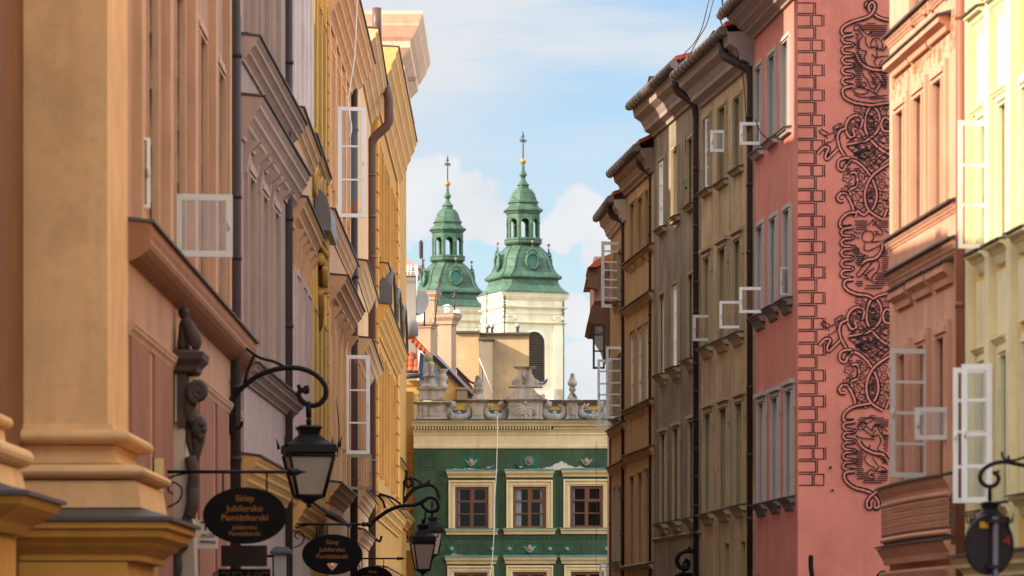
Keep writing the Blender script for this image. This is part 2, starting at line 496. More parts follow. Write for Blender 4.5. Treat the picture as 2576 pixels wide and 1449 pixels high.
def open_sash(root, px0, px1, py0, py1, Y, hinge='l', rows=(), th=0.06, m=None, skew=0.0, dep=0.045, name='open_window', mids=(), glass=None):
    """a casement standing open across the street direction; px0..px1, py0..py1 measured at depth Y, skew turns its free edge nearer/farther"""
    mb = MB(); g = MB()
    x0, x1, z0, z1 = X(px0, Y), X(px1, Y), Z(py1, Y), Z(py0, Y)
    free = x1 if hinge == 'l' else x0; fix = x0 if hinge == 'l' else x1
    def P(x, z, dy): 
        t = (x - fix) / (free - fix)
        return Vector((x, Y + skew * t + dy, z))
    def bar(xa, xb, za, zb, dd=0.0):
        mb.hexa([P(xa, za, -dd), P(xb, za, -dd), P(xb, za, dep + dd), P(xa, za, dep + dd), P(xa, zb, -dd), P(xb, zb, -dd), P(xb, zb, dep + dd), P(xa, zb, dep + dd)])
    bar(x0, x0 + th, z0, z1); bar(x1 - th, x1, z0, z1); bar(x0 + th, x1 - th, z1 - th, z1, -.002); bar(x0 + th, x1 - th, z0, z0 + th, -.002)
    for py in rows:
        z = Z(py, Y); bar(x0 + th, x1 - th, z - .018, z + .018, -.006)
    for px in mids:
        x = X(px, Y); bar(x - .02, x + .02, z0 + th, z1 - th, -.01)
    hx = free - (th * .5 if free > fix else -th * .5)
    mb.tube([P(hx, (z0 + z1) / 2 - .05, -.03), P(hx, (z0 + z1) / 2 + .05, -.03)], .012, 6)
    o = mb.build(name, m or WHITE, root)
    g.poly([P(x0 + th * .5, z0 + th * .5, dep * .5), P(x1 - th * .5, z0 + th * .5, dep * .5), P(x1 - th * .5, z1 - th * .5, dep * .5), P(x0 + th * .5, z1 - th * .5, dep * .5)])
    g.build('pane', glass or CLEAR, o)
    return o
# ------------------------------------------------------------------ ground
def build_ground():
    mb = MB(); mb.poly([(-600, -200, 0), (600, -200, 0), (600, 1500, 0), (-600, 1500, 0)])
    g = mb.build('ground', mat('pale_earth', (120, 112, 100), var=.15)); tag(g, 'bare ground stretching beyond the street', 'ground', kind='structure')
    mb = MB(); mb.poly([(-4.6, -60, .004), (7.5, -60, .004), (5.4, 66, .004), (3.0, 95, .004), (3.0, 140, .004), (-4.0, 140, .004)])
    s = mb.build('street', mat('granite_setts', (74, 69, 65), var=.2, bump=.6, bscale=9)); tag(s, 'grey paved street between the house rows', 'street', kind='structure')
build_ground()

# ------------------------------------------------------------------ right row, nearest first
# yellow house at the right edge
YEL = mat('yellow_plaster', (224, 190, 112), var=.06, streak=.06)
CRM = mat('cream_trim', (226, 216, 172), var=.05, streak=.05)
YREV = mat('pale_yellow_reveal', (208, 198, 150), var=.05)
def yellow_house():
    f = Fac(3017, 34.0, 2437, 44.6)
    h = House('yellow house with cream pilasters at the right edge of the view', f, 12.5, YEL, YREV)
    kw = dict(d=.2, sur=.13, surm=CRM, sill=(.17, .12), consoles=True, trimm=CRM)
    h.win(2472, 2491, (2491, 296), (2491, 628), **kw)
    h.win(2521, 2544, (2544, 252), (2544, 601), **kw)
    h.win(2578, 2603, (2603, 205), (2603, 570), **kw)
    h.win(2475, 2495, (2495, 912), (2495, 1283), **kw)
    h.win(2526, 2549, (2549, 888), (2549, 1262), **kw)
    h.win(2584, 2609, (2609, 862), (2609, 1240), **kw)
    h.win(2470, 2489, (2489, -330), (2489, 18), **kw)
    h.win(2520, 2542, (2542, -370), (2542, -30), **kw)
    # pilasters, raised aprons and hood blocks between them
    mb = MB()
    for a, b in ((2439, 2453), (2496, 2507), (2551, 2562), (2612, 2626)):
        f.box(mb, f.u(b), f.u(a), 0, 12.5, -.02, .09)
    h.part('pilaster', mb, CRM)
    mb = MB()
    for a, b, y0, y1 in ((2464, 2489, 700, 870), (2516, 2542, 672, 835), (2464, 2489, 60, 250), (2516, 2542, 10, 205), (2570, 2600, 640, 800), (2466, 2491, 1340, 1440), (2520, 2546, 1320, 1440)):
        f.box(mb, f.u(b), f.u(a), f.z(b, y1), f.z(b, y0), -.02, .035)
    h.part('apron_panel', mb, CRM)
    for a, b, y in ((2462, 2493, 870), (2512, 2546, 842), (2460, 2491, 262), (2510, 2544, 214)):
        h.course('hood', (b, y), .09, .10, CRM, a, b, flash=False, steps=2)
    h.course('string_course', (2440, 1405), .34, .22, CRM, steps=3)
    h.course('string_course', (2440, 1502), .3, .14, CRM, steps=2)
    h.finish(roof=(.5, 12.5))
    # open casements
    open_sash(h.root, 2408, 2492, 306, 627, 43.2, 'r', rows=(417, 517), th=.05, m=WHITE, skew=-.12)
    open_sash(h.root, 2396, 2488, 926, 1266, 43.25, 'r', rows=(1008, 1087, 1175), th=.055, m=WHITE, skew=-.08)
    open_sash(h.root, 2421, 2496, 915, 1264, 42.95, 'r', rows=(1006, 1092, 1172), th=.06, m=WHITE, skew=.05)
    open_sash(h.root, 2489, 2547, 1074, 1166, 43.0, 'r', th=.05, m=WHITE)
    open_sash(h.root, 2546, 2590, 1054, 1140, 42.2, 'r', th=.05, m=WHITE)
    open_sash(h.root, 2548, 2592, 328, 434, 42.0, 'r', th=.055, m=GREYW)
    # the reddish downpipe at the joint with the peach house
    p = at(2420, 0, 44.4)
    drainpipe(h.root, [(p.x, p.y, 0), (p.x, p.y, 12.3)], .071, (Z(50, 44.4), Z(775, 44.4)), mat('red_brown_pipe', (128, 76, 50), rough=.5, var=.08, bump=.03, spec=.4))
yellow_house()

# peach house with the bay
PEA = mat('peach_plaster', (204, 152, 124), var=.06, streak=.05)
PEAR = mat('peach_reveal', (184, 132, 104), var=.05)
def peach_house():
    f = Fac(2409, 45.0, 2238, 49.7)
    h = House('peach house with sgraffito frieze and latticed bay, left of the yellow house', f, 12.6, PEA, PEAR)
    kw = dict(d=.26, sur=.16, surm=PEA, surn=.05, pad=.03)
    h.win(2356, 2380, (2380, 192), (2407, 506), hood=(.15, .16, .30), **kw)
    h.win(2307, 2330, (2330, 232), (2407, 506), hood=(.15, .16, .30), **kw)
    h.win(2262, 2283, (2283, 270), (2407, 506), hood=(.15, .16, .30), **kw)
    h.win(2366, 2387, (2387, 845), (2387, 1215), hood=(.13, .22, .40), **kw)
    h.win(2316, 2335, (2335, 866), (2335, 1225), hood=(.13, .22, .40), **kw)
    h.win(2269, 2288, (2288, 889), (2288, 1230), hood=(.13, .22, .40), **kw)
    h.win(2352, 2378, (2378, -330), (2378, 0), **kw)
    h.win(2304, 2328, (2328, -280), (2328, 40), **kw)
    h.course('string_course', (2407, -52), .10, .08)
    h.course('sill_course', (2407, 510), .10, .08)
    h.course('string_course', (2407, 604), .14, .085)
    # scratched frieze between string course and window hoods
    rnd = random.Random(3); mb = MB()
    za, zb = f.z(2407, 30), f.z(2407, 105)
    for k in range(46):
        u = .15 + (f.L - .3) * rnd.random(); z = za + (zb - za) * rnd.random() + (-.25 if u > 2 else 0) * 0
        pts = []; a = rnd.random() * 6.28
        for t in range(7):
            pts.append((u + .09 * math.cos(a + t * 1.1) * (1 - t / 9), z + .16 * math.sin(a + t * .9) * (1 - t / 9)))
        sm = smooth([Vector((p[0], p[1], 0)) for p in pts], 3)
        mb.tube([f.pt(p.x, .0, p.y) for p in sm], .008, 4)
    h.part('scratched_frieze', mb, mat('frieze_line_paint', (150, 112, 78)))
    # bay under the lower windows: a bowed balcony front with lattice
    def bow(u, n0):
        t = (u / f.L) * 2 - 1
        return n0 * (0.30 + 0.70 * (1 - t * t))
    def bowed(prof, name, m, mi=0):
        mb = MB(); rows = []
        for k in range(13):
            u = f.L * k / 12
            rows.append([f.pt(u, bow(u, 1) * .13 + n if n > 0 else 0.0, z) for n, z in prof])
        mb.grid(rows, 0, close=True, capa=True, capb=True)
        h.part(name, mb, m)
    z0 = f.z(2409, 1198)
    bowed([(0, z0 - .2), (.04, z0 - .2), (.06, z0 - .12), (.10, z0 - .06), (.13, z0), (0, z0 + .03)], 'bay_cornice', PEA)
    bowed([(0, z0 + .034), (.15, z0 + .004), (.15, z0 + .03), (0, z0 + .07)], 'bay_flashing', FLASH)
    zl0, zl1 = f.z(2409, 1326), f.z(2409, 1250)
    bowed([(0, zl0 - .2), (.04, zl0 - .2), (.04, z0 - .2), (0, z0 - .2)], 'bay_panel', mat('shade_brown_panel', (120, 88, 72)))  # shade in the lattice gaps is put into this dark brown
    mb = MB()
    for k in range(40):
        u = .06 + (f.L - .12) * k / 39
        for sgn in (-1, 1):
            pts = []
            for t in range(13):
                zz = zl0 + (zl1 - zl0) * t / 12; uu = u + sgn * .055 * math.cos(t / 12 * math.pi * 4)
                uu = min(max(uu, .02), f.L - .02)
                pts.append(f.pt(uu, bow(uu, 1) * .13 + .055, zz))
            mb.tube(pts, .014, 4)
    h.part('lattice', mb, PEAR)
    mb = MB()
    for zz in (zl0 - .05, zl1 + .04):
        mb.tube([f.pt(f.L * k / 12, bow(f.L * k / 12, 1) * .13 + .05, zz) for k in range(13)], .035, 6)
    h.part('lattice_rail', mb, PEA)
    z1 = f.z(2409, 1360)
    bowed([(0, z1 - .2), (.03, z1 - .2), (.05, z1 - .13), (.09, z1 - .07), (.13, z1), (0, z1 + .03)], 'bay_base_cornice', PEA)
    bowed([(0, z1 + .034), (.15, z1 + .004), (.15, z1 + .03), (0, z1 + .07)], 'bay_flashing', FLASH)
    z2 = f.z(2409, 1424)
    bowed([(0, z2 - .12), (.05, z2 - .12), (.09, z2 - .03), (.09, z2), (0, z2 + .02)], 'string_course', PEA)
    h.finish(roof=(.6, 12.6))
    open_sash(h.root, 2237, 2338, 878, 1202, 46.8, 'r', rows=(962, 1040, 1117), th=.06, m=GREYW, skew=-.15)
    open_sash(h.root, 2303, 2390, 1024, 1106, 45.4, 'r', th=.055, m=GREYW, skew=.05)
peach_house()

# salmon house with sgraffito end wall
PINK = mat('salmon_plaster', (204, 124, 106), var=.08, streak=.08, dirt=.4, dirt_rgb=(168, 94, 84), bump=.2)
STONE_W = mat('pale_grey_window_stone', (178, 166, 158), var=.07)
BLACKP = mat('black_sgraffito_paint', (24, 26, 32), rough=.9, var=.1, bump=0)
YE = 66.0
EW = Fac(2007, YE, 1899, 70.9)
def on_end(px, py, off):
    d = -EW.N; k = (px - HX) / F
    t = (k * EW.A.y - EW.A.x) / (d.x - k * d.y); p = EW.A + d * t - EW.U * off
    return Vector((p.x, p.y, Z(py, EW.A.y + d.y * t)))
def ribbons(paths, w):
    """flat painted lines on the end wall: each path is [(px, py)], w the line width in photo units"""
    mb = MB()
    for k, ent in enumerate(paths):
        pts, ww = ent[0], ent[1]; mi = 1 if len(ent) > 2 else 0
        off = .0030 + .000025 * k
        P = [Vector((p[0], p[1])) for p in pts]; rows = []; ph = (k * 2.399) % 6.28
        for i, p in enumerate(P):
            d = P[min(i + 1, len(P) - 1)] - P[max(i - 1, 0)]
            if d.length < 1e-6: continue
            d.normalize(); q = Vector((-d.y, d.x)) * (ww or w) * (1.0 if mi else 1.14 + .18 * math.sin(ph + p.x * .31 + p.y * .23) + .10 * math.sin(ph * 2 + p.x * .9 - p.y * .7)) / 2
            rows.append([on_end(p.x + q.x, p.y + q.y, off), on_end(p.x - q.x, p.y - q.y, off)])
        if len(rows) > 1: mb.grid(rows, mi)
    return mb
def cr(pts, k=5, closed=False): return [(p.x, p.y) for p in smooth([Vector((a, b, 0)) for a, b in pts], k, closed)]
def C(n, pts):     # crop coordinates of tracing sheet n -> photo units
    oy = (0, 362.25, 724.5, 1086.75)[n]
    return [(1932 + a / 4.0, oy + b / 4.0) for a, b in pts]
def band(pts, w=8.0, k=5, lw=2.9):
    w *= 1.12
    """a strap drawn as its two outlines"""
    s = cr(pts, k); P = [Vector(p) for p in s]; L, Rr = [], []
    for i, p in enumerate(P):
        d = (P[min(i + 1, len(P) - 1)] - P[max(i - 1, 0)]).normalized(); q = Vector((-d.y, d.x)) * w / 2
        L.append((p + q)[:]); Rr.append((p - q)[:])
    return [([tuple(p) for p in P], w, 'fill'), (L, lw * .95), (Rr, lw * 1.35)]
def leaf(cx, cy, r, a):
    pts = []
    for k in range(20):
        t = 2 * math.pi * k / 20
        q = r * (1 + .22 * math.cos(5 * t))
        pts.append((cx + q * math.cos(t + a), cy + q * math.sin(t + a)))
    pts.append(pts[0])
    return [(pts, 2.0), ([(cx - r * .5 * math.cos(a), cy - r * .5 * math.sin(a)), (cx + r * .5 * math.cos(a), cy + r * .5 * math.sin(a))], 1.8)]
def quoins():
    out = []
    for i in range(38):
        y = 7.5 + 31.1 * i + .0255 * i * i; hgt = 26.5 + .03 * i; dx = .13 * i
        if i % 2 == 0:
            out += [([(2007 + dx * .5, y), (2047 + dx, y), (2047 + dx, y + hgt), (2008 + dx * .5, y + hgt)], 2.2), ([(2051.5 + dx, y - 1), (2051.5 + dx, y + hgt + 1)], 2.2)]
        else:
            out += [([(2007 + dx * .5, y), (2038.5 + dx, y), (2038.5 + dx, y + hgt), (2008 + dx * .5, y + hgt)], 2.2), ([(2043 + dx, y), (2067.5 + dx, y), (2067.5 + dx, y + hgt), (2043 + dx, y + hgt), (2043 + dx, y - 1)], 2.2)]
            if i < 37: out.append(([(2072.5 + dx, y - 1), (2072.5 + dx, y + hgt + 1)], 2.2))
    res = []
    for pts, w in out:        # split at corners so that the mitres stay square
        for a, b in zip(pts[:-1], pts[1:]):
            d = Vector((b[0] - a[0], b[1] - a[1])).normalized() * w / 2
            res.append(([(a[0] - d.x, a[1] - d.y), (b[0] + d.x, b[1] + d.y)], w))
    return res
def meander(n, y0, xl, xr, dx, count, per=105.0):
    pts = []
    for k in range(count):
        y = y0 + per * k
        pts += [(xr + 4, y), (xr - 25, y + 12), (xl + 28, y + 18), (xl, y + 50), (xl + 22, y + 84), (xr - 25, y + 92)]
    pts.append((xr + 4, y0 + per * count))
    return C(n, [(a + dx, b) for a, b in pts])
def hatch(n, y0, y1, step, segs):
    out = []; y = y0; k = 0
    while y < y1:
        for xa, xb, ya, yb in segs:
            if ya <= y <= yb: out.append((C(n, [(xa + (k * 37) % 23, y), (xb - (k * 53) % 17, y + 2)]), 2.3))
        y += step; k += 1
    return out
def vine(oy, ox):
    """interlaced vine stretch between the panels; traced once, repeated lower down"""
    def V(pts): return [(1932 + ox + a / 4.0, oy + b / 4.0) for a, b in pts]
    out = []
    rnd = random.Random(11); leaves_ = ((900, 30), (945, 100), (1160, 70), (1200, 10), (795, 730), (780, 860), (935, 710), (920, 800), (885, 920), (920, 1010), (1140, 710), (1150, 800), (1180, 910), (1130, 1020))
    y = 25
    while y < 1110:
        lo = 860 if y < 120 else 780 if y < 330 else 800 + (y - 330) * .35 if y < 620 else 770 if y < 900 else 800 + (y - 900) * .5
        x = lo + rnd.random() * 40
        while x < 1225:
            e = x + 30 + rnd.random() * 55
            if not any((x + e) / 2 - 62 < a < (x + e) / 2 + 62 and abs(b - y) < 44 for a, b in leaves_): out.append((V([(x, y), (min(e, 1235), y + 3)]), 2.1))
            x = e + 14 + rnd.random() * 30
        y += 19
    for pts in ([(1040, 0), (1000, 60), (975, 150), (985, 260), (1040, 350), (1130, 440), (1240, 500)],
                [(1050, 0), (1110, 70), (1125, 180), (1090, 270), (1000, 345), (880, 380), (790, 390)],
                [(930, 220), (950, 140), (900, 100), (830, 120), (785, 190), (790, 270), (830, 320), (870, 300), (850, 250)],
                [(500, 480), (560, 420), (610, 430), (580, 500), (590, 540), (640, 500), (710, 430)],
                [(780, 230), (720, 260), (700, 330), (720, 420), (760, 490), (800, 560)],
                [(800, 600), (830, 540), (770, 530), (710, 560), (710, 630), (760, 650), (790, 590), (850, 550), (940, 600), (1010, 680), (1065, 780), (1095, 900), (1070, 1010), (1020, 1080)],
                [(1260, 560), (1130, 640), (1040, 720), (985, 830), (975, 950), (1020, 1060), (1140, 1140)],
                [(760, 960), (715, 960), (700, 920), (740, 880), (790, 900), (840, 990), (870, 1090), (880, 1120)],
                [(880, 1120), (900, 1060), (960, 1100), (1010, 1060)],
                [(880, 830), (900, 760), (880, 680), (830, 680)], [(830, 900), (820, 850), (880, 820)],
                [(1260, 180), (1180, 120), (1140, 180), (1160, 250), (1240, 260)],
                [(1200, 1040), (1170, 1120)]):
        out += band(V(pts), 7.5, 5, 2.6)
    for lx, ly, lr, la in ((900, 30, 45, 0), (945, 100, 40, 1), (1160, 70, 42, 2), (1200, 10, 36, .4), (795, 730, 52, .2), (780, 860, 50, 1.2), (935, 710, 46, .6), (920, 800, 42, .2), (885, 920, 48, 1), (920, 1010, 46, .4), (1140, 710, 46, .9),
                           (1150, 800, 44, .4), (1180, 910, 48, 1.3), (1130, 1020, 46, .2), (1030, 900, 36, 1.2), (900, 190, 34, 1.5), (1040, 200, 32, 1.5), (1200, 210, 30, 1.4)):
        out += leaf(1932 + ox + lx / 4, oy + ly / 4, lr / 4 * .82, la)
    for a, b in (((790, 410), (960, 560)), ((870, 400), (1080, 590)), ((1000, 430), (1150, 560)), ((960, 560), (1110, 420)), ((900, 500), (1000, 410)), ((1030, 610), (1240, 430)), ((1100, 610), (1240, 500)), ((1010, 150), (1080, 90)), ((1010, 90), (1080, 150))):
        out.append((V([a, b]), 2.6))
    # doves
    for pts in ([(800, 380), (860, 320), (930, 330), (980, 300), (1010, 310), (970, 350), (910, 380), (830, 400)],
                [(510, 250), (560, 300), (620, 290), (660, 270), (670, 320), (640, 360), (580, 380)], [(515, 270), (600, 330)], [(530, 235), (610, 280)],
                [(650, 220), (725, 180), (745, 215), (670, 255), (650, 220)], [(665, 225), (705, 232), (728, 190)],
                [(880, 500), (950, 440), (1010, 460), (1060, 420), (1085, 450), (1050, 510), (980, 530), (900, 530)], [(930, 470), (1000, 420)], [(920, 490), (990, 450)],
                [(1110, 300), (1130, 360), (1180, 380), (1240, 350)], [(1130, 320), (1200, 300), (1250, 310)]):
        out.append((cr(V(pts), 4), 2.3))
    for k in range(12):
        out.append((V([(860, 470 + k * 9), (930 + k * 4, 470 + k * 9)]) if k < 5 else V([(1010, 40 + k * 26), (1075, 40 + k * 26)]), 1.8))
    return out
def sgraffito():
    out = vine(265.5, 0) + vine(748.0, 4)
    out += hatch(0, 235, 1000, 21, [(910, 1200, 245, 300), (1010, 1200, 300, 380), (870, 925, 320, 545), (845, 960, 545, 700), (1105, 1205, 600, 700), (1130, 1205, 720, 900), (870, 945, 700, 880)])
    # top loops and frames of the three panels
    out += band(C(0, [(1215, 205), (1120, 180), (1050, 130), (985, 60), (1000, 28), (1030, 50), (1025, 110)]), 7.5)
    out += band(C(0, [(1020, 120), (1010, 60), (1045, 22), (1075, 60), (1050, 130), (990, 175), (860, 215), (770, 260), (738, 310), (760, 350), (845, 345)]), 7.5)
    out += band(meander(0, 345, 745, 850, 0, 5), 7.0, 3, 2.6)
    out += band(C(0, [(850, 868), (770, 885), (748, 925), (775, 985), (860, 1030), (960, 1050), (1045, 1060)]), 7.5)
    out += band(C(0, [(1215, 1035), (1120, 1050), (1045, 1062)]), 7.5)
    out += band(C(1, [(880, 690), (800, 700), (735, 760), (725, 830), (770, 840), (840, 830)]), 7.5)
    out += band(meander(1, 835, 735, 850, 0, 5), 7.0, 3, 2.6)
    out += band(C(1, [(860, 1365), (780, 1375), (765, 1420), (800, 1470), (890, 1510), (1000, 1525), (1060, 1560)]), 7.5)
    out += band(C(2, [(1215, 55), (1120, 75), (1060, 110)]), 7.5)
    out += band(C(2, [(1010, 1165), (900, 1185), (820, 1215), (765, 1270), (760, 1330), (800, 1340), (865, 1335)]), 7.5)
    out += band(meander(3, -110, 755, 870, 0, 5, 100.0), 7.0, 3, 2.6)
    out += band(C(3, [(870, 395), (790, 405), (765, 440), (790, 500), (870, 560), (980, 590), (1060, 630), (1110, 700), (1110, 755), (1075, 765), (1070, 720)]), 7.5)
    out += band(C(3, [(1240, 565), (1120, 590), (1040, 640), (995, 700), (1000, 760), (1035, 760), (1035, 700)]), 7.5)
    # panel 1: a child blowing a horn, seen from behind
    fig1 = [[(960, 360), (920, 400), (905, 450), (930, 500), (995, 520)], [(975, 370), (985, 440), (1010, 475), (1045, 485)], [(990, 525), (965, 580), (980, 630), (1000, 665)], [(1085, 490), (1095, 560), (1080, 600), (1065, 620), (1090, 670)],
            [(1040, 545), (1080, 580), (1140, 570), (1205, 565)], [(1130, 500), (1160, 510), (1205, 440)], [(1030, 450), (1045, 405), (1090, 385), (1135, 410), (1150, 480), (1110, 500), (1075, 470), (1050, 480), (1030, 450)], [(1080, 400), (1095, 450), (1110, 500)],
            [(945, 690), (950, 750), (1005, 820), (1030, 885), (1060, 890), (1085, 870), (1055, 800), (1010, 725)], [(1030, 725), (1100, 770), (1150, 860), (1180, 850), (1165, 800), (1100, 700)], [(1060, 930), (1115, 830), (1140, 850), (1090, 940), (1060, 930)],
            [(860, 295), (870, 262), (905, 250), (925, 265), (905, 300), (870, 305), (860, 295)], [(905, 300), (950, 360)], [(925, 280), (1000, 350), (1040, 320)], [(850, 910), (900, 880), (960, 890), (1010, 920), (960, 950), (890, 940), (850, 910)], [(860, 950), (940, 980), (1060, 975), (1200, 960)], [(930, 850), (960, 830), (990, 850), (960, 880), (930, 850)], [(1000, 900), (1110, 965)]]
    out += [(cr(C(0, p), 4), 2.6) for p in fig1]
    out += band(C(0, [(890, 545), (905, 590), (960, 660), (1060, 700), (1150, 705), (1205, 725)]), 8)
    out += hatch(0, 235, 1000, 21, [(985, 1080, 230, 240), (910, 1200, 245, 300), (1010, 1200, 300, 380), (870, 925, 320, 545), (845, 960, 545, 700), (1105, 1205, 600, 700), (1130, 1205, 720, 900), (870, 945, 700, 880), (1000, 1200, 985, 1002), (1030, 1100, 780, 860)])
    # panel 2: a child with garland
    fig2 = [[(945, 930), (960, 890), (1010, 875), (1050, 895), (1060, 950), (1030, 985), (975, 985), (945, 960), (945, 930)], [(970, 1000), (965, 1060), (1010, 1075), (1090, 1040), (1150, 1010), (1200, 985)], [(1040, 990), (1120, 980), (1190, 960)], [(870, 1010), (900, 1060), (940, 1110), (1010, 1130)], [(975, 1110), (960, 1150), (985, 1180)], [(1080, 1110), (1090, 1160), (1115, 1200), (1105, 1270), (1050, 1330), (1040, 1370)],
            [(960, 1195), (930, 1260), (890, 1310), (900, 1340), (940, 1320), (1000, 1250), (1050, 1190)], [(1070, 1250), (1010, 1290), (990, 1330), (1040, 1380), (1110, 1410)], [(1090, 890), (1130, 920), (1150, 880), (1100, 830), (1050, 770)], [(1000, 820), (1030, 790), (1060, 760), (1090, 790), (1050, 820)], [(850, 880), (900, 900), (940, 890)], [(870, 930), (920, 950)], [(1170, 860), (1210, 900)], [(960, 1310), (1010, 1360), (960, 1350)]]
    out += [(cr(C(1, p), 4), 2.6) for p in fig2]
    out += band(C(1, [(1150, 1010), (1140, 1080), (1080, 1150), (990, 1170), (930, 1220)]), 8)
    out += hatch(1, 775, 1445, 21, [(865, 1000, 770, 870), (1100, 1210, 770, 850), (1060, 1110, 880, 940), (870, 960, 1130, 1230), (1130, 1215, 1060, 1400), (1070, 1215, 1300, 1420), (870, 960, 1380, 1440), (960, 1180, 1425, 1445), (845, 930, 1030, 1120)])
    out += [(C(2, [(965, 5), (1145, 3)]), 2.6)]
    # panel 3: a child swinging a mallet
    fig3 = [[(1080, -20), (1050, 40), (1110, 35), (1130, 100), (1100, 170), (1150, 210)], [(890, 40), (950, 65), (1030, 70), (1075, 85)], [(1020, 130), (1020, 180), (1060, 195)], [(880, 30), (905, 60)], [(985, 230), (970, 280), (1010, 330), (1070, 360), (1085, 385), (1110, 350), (1090, 320), (1045, 260)], [(1080, 230), (1150, 280), (1205, 330)], [(1000, 400), (1030, 380), (1100, 400), (1190, 400)], [(1000, 400), (1000, 450), (1050, 480), (1070, 450), (1020, 430), (1080, 420)], [(1120, 340), (1190, 380), (1180, 410)]]
    out += [(cr(C(3, p), 4), 2.6) for p in fig3]
    fig3b = [[(985, 1360), (960, 1330), (1030, 1300), (1055, 1330), (990, 1365), (985, 1360)], [(920, 1430), (895, 1400), (950, 1350), (985, 1390), (925, 1430)], [(950, 1420), (1020, 1470), (1060, 1510)], [(985, 1390), (1050, 1440)], [(1045, 1440), (1060, 1390), (1110, 1375), (1140, 1410), (1150, 1480), (1190, 1530)], [(1100, 1390), (1130, 1460), (1210, 1500)], [(1150, 1400), (1200, 1450)]]
    out += [(cr(C(2, p), 4), 2.6) for p in fig3b]
    out += band(C(3, [(915, 100), (960, 160), (1060, 210), (1150, 225), (1205, 290)]), 8)
    out += hatch(2, 1285, 1450, 21, [(1020, 1080, 1280, 1290), (905, 1165, 1296, 1310), (1060, 1215, 1310, 1400), (890, 960, 1315, 1400)])
    out += hatch(3, 30, 530, 20, [(1150, 1215, 30, 200), (870, 960, 190, 400), (1110, 1210, 380, 440), (880, 1000, 400, 470), (1080, 1210, 440, 500), (930, 1160, 500, 530), (1130, 1210, 250, 320), (960, 1090, 470, 510)])
    return out
def salmon_house():
    f = Fac(2007, YE, 1899, 70.9)
    h = House('salmon pink house with black sgraffito figures on its end wall', f, 12.8, PINK, STONE_W, depth=9)
    kw = dict(d=.20, sur=.10, surm=STONE_W, surn=.03, pad=.02)
    h.win(1971, 1987, (1987, 96), (1987, 322), sill=(.13, .09), **kw)
    h.win(1937, 1953, (1953, 133), (1953, 348), sill=(.13, .09), **kw)
    h.win(1905, 1918, (1918, 165), (1918, 378), sill=(.13, .09), **kw)
    k2 = dict(kw, trimm=mat('grey_stone_sill', (120, 108, 100)))
    h.win(1975, 1990, (1990, 525), (1990, 750), sill=(.15, .12), consoles=True, **k2)
    h.win(1941, 1956, (1956, 547), (1956, 768), sill=(.15, .12), consoles=True, **k2)
    h.win(1907, 1922, (1922, 567), (1922, 792), sill=(.15, .12), consoles=True, **k2)
    h.win(1980, 1996, (1996, 982), (1996, 1250), sill=(.15, .10), consoles=True, keys=1, **k2)
    h.win(1945, 1961, (1961, 999), (1961, 1258), sill=(.15, .10), consoles=True, keys=1, **k2)
    h.win(1911, 1926, (1926, 1012), (1926, 1266), sill=(.15, .10), consoles=True, keys=1, **k2)
    c = h.course('eaves_cornice', 12.72, .38, .50, mat('mauve_cornice_plaster', (166, 146, 138), var=.08, streak=.1), flash=True, steps=4)
    mb = MB(); z = 12.72
    mb.tube([f.pt(-.3, .58, z + .08), f.pt(f.L + .25, .58, z + .08)], .085, 10)
    for k in range(16): mb.tube([f.pt(-.2 + k * .33, .58, z + .085), f.pt(-.17 + k * .33, .58, z + .085)], .1, 10)
    h.part('gutter', mb, mat('zinc_gutter', (122, 110, 104), rough=.4, metal=.5, var=.15, spec=.5))
    h.finish(roof=(.56, z + .1), pitch=.35)
    h.part('sgraffito', ribbons(quoins() + sgraffito(), 2.6), [BLACKP, PINK])
    open_sash(h.root, 1861, 1918, 307, 364, 70.3, 'r', th=.055, m=WHITE)
    open_sash(h.root, 1860, 1922, 722, 787, 69.8, 'r', th=.05, m=WHITE)
    open_sash(h.root, 1963, 1991, 672, 742, 67.2, 'r', th=.03, m=GREYW)
    mb = MB()
    for q in ((1895, 2007),):
        pass
    # small wall fittings on the end wall
    for (px, py) in ((2089, 1176), (2094, 1233)):
        p = on_end(px, py, 0); mb.tube([(p.x, p.y, p.z), (p.x, p.y - .06, p.z)], .02, 8)
    h.part('wall_fixing', mb, IRON)
    return h
SALMON = salmon_house()

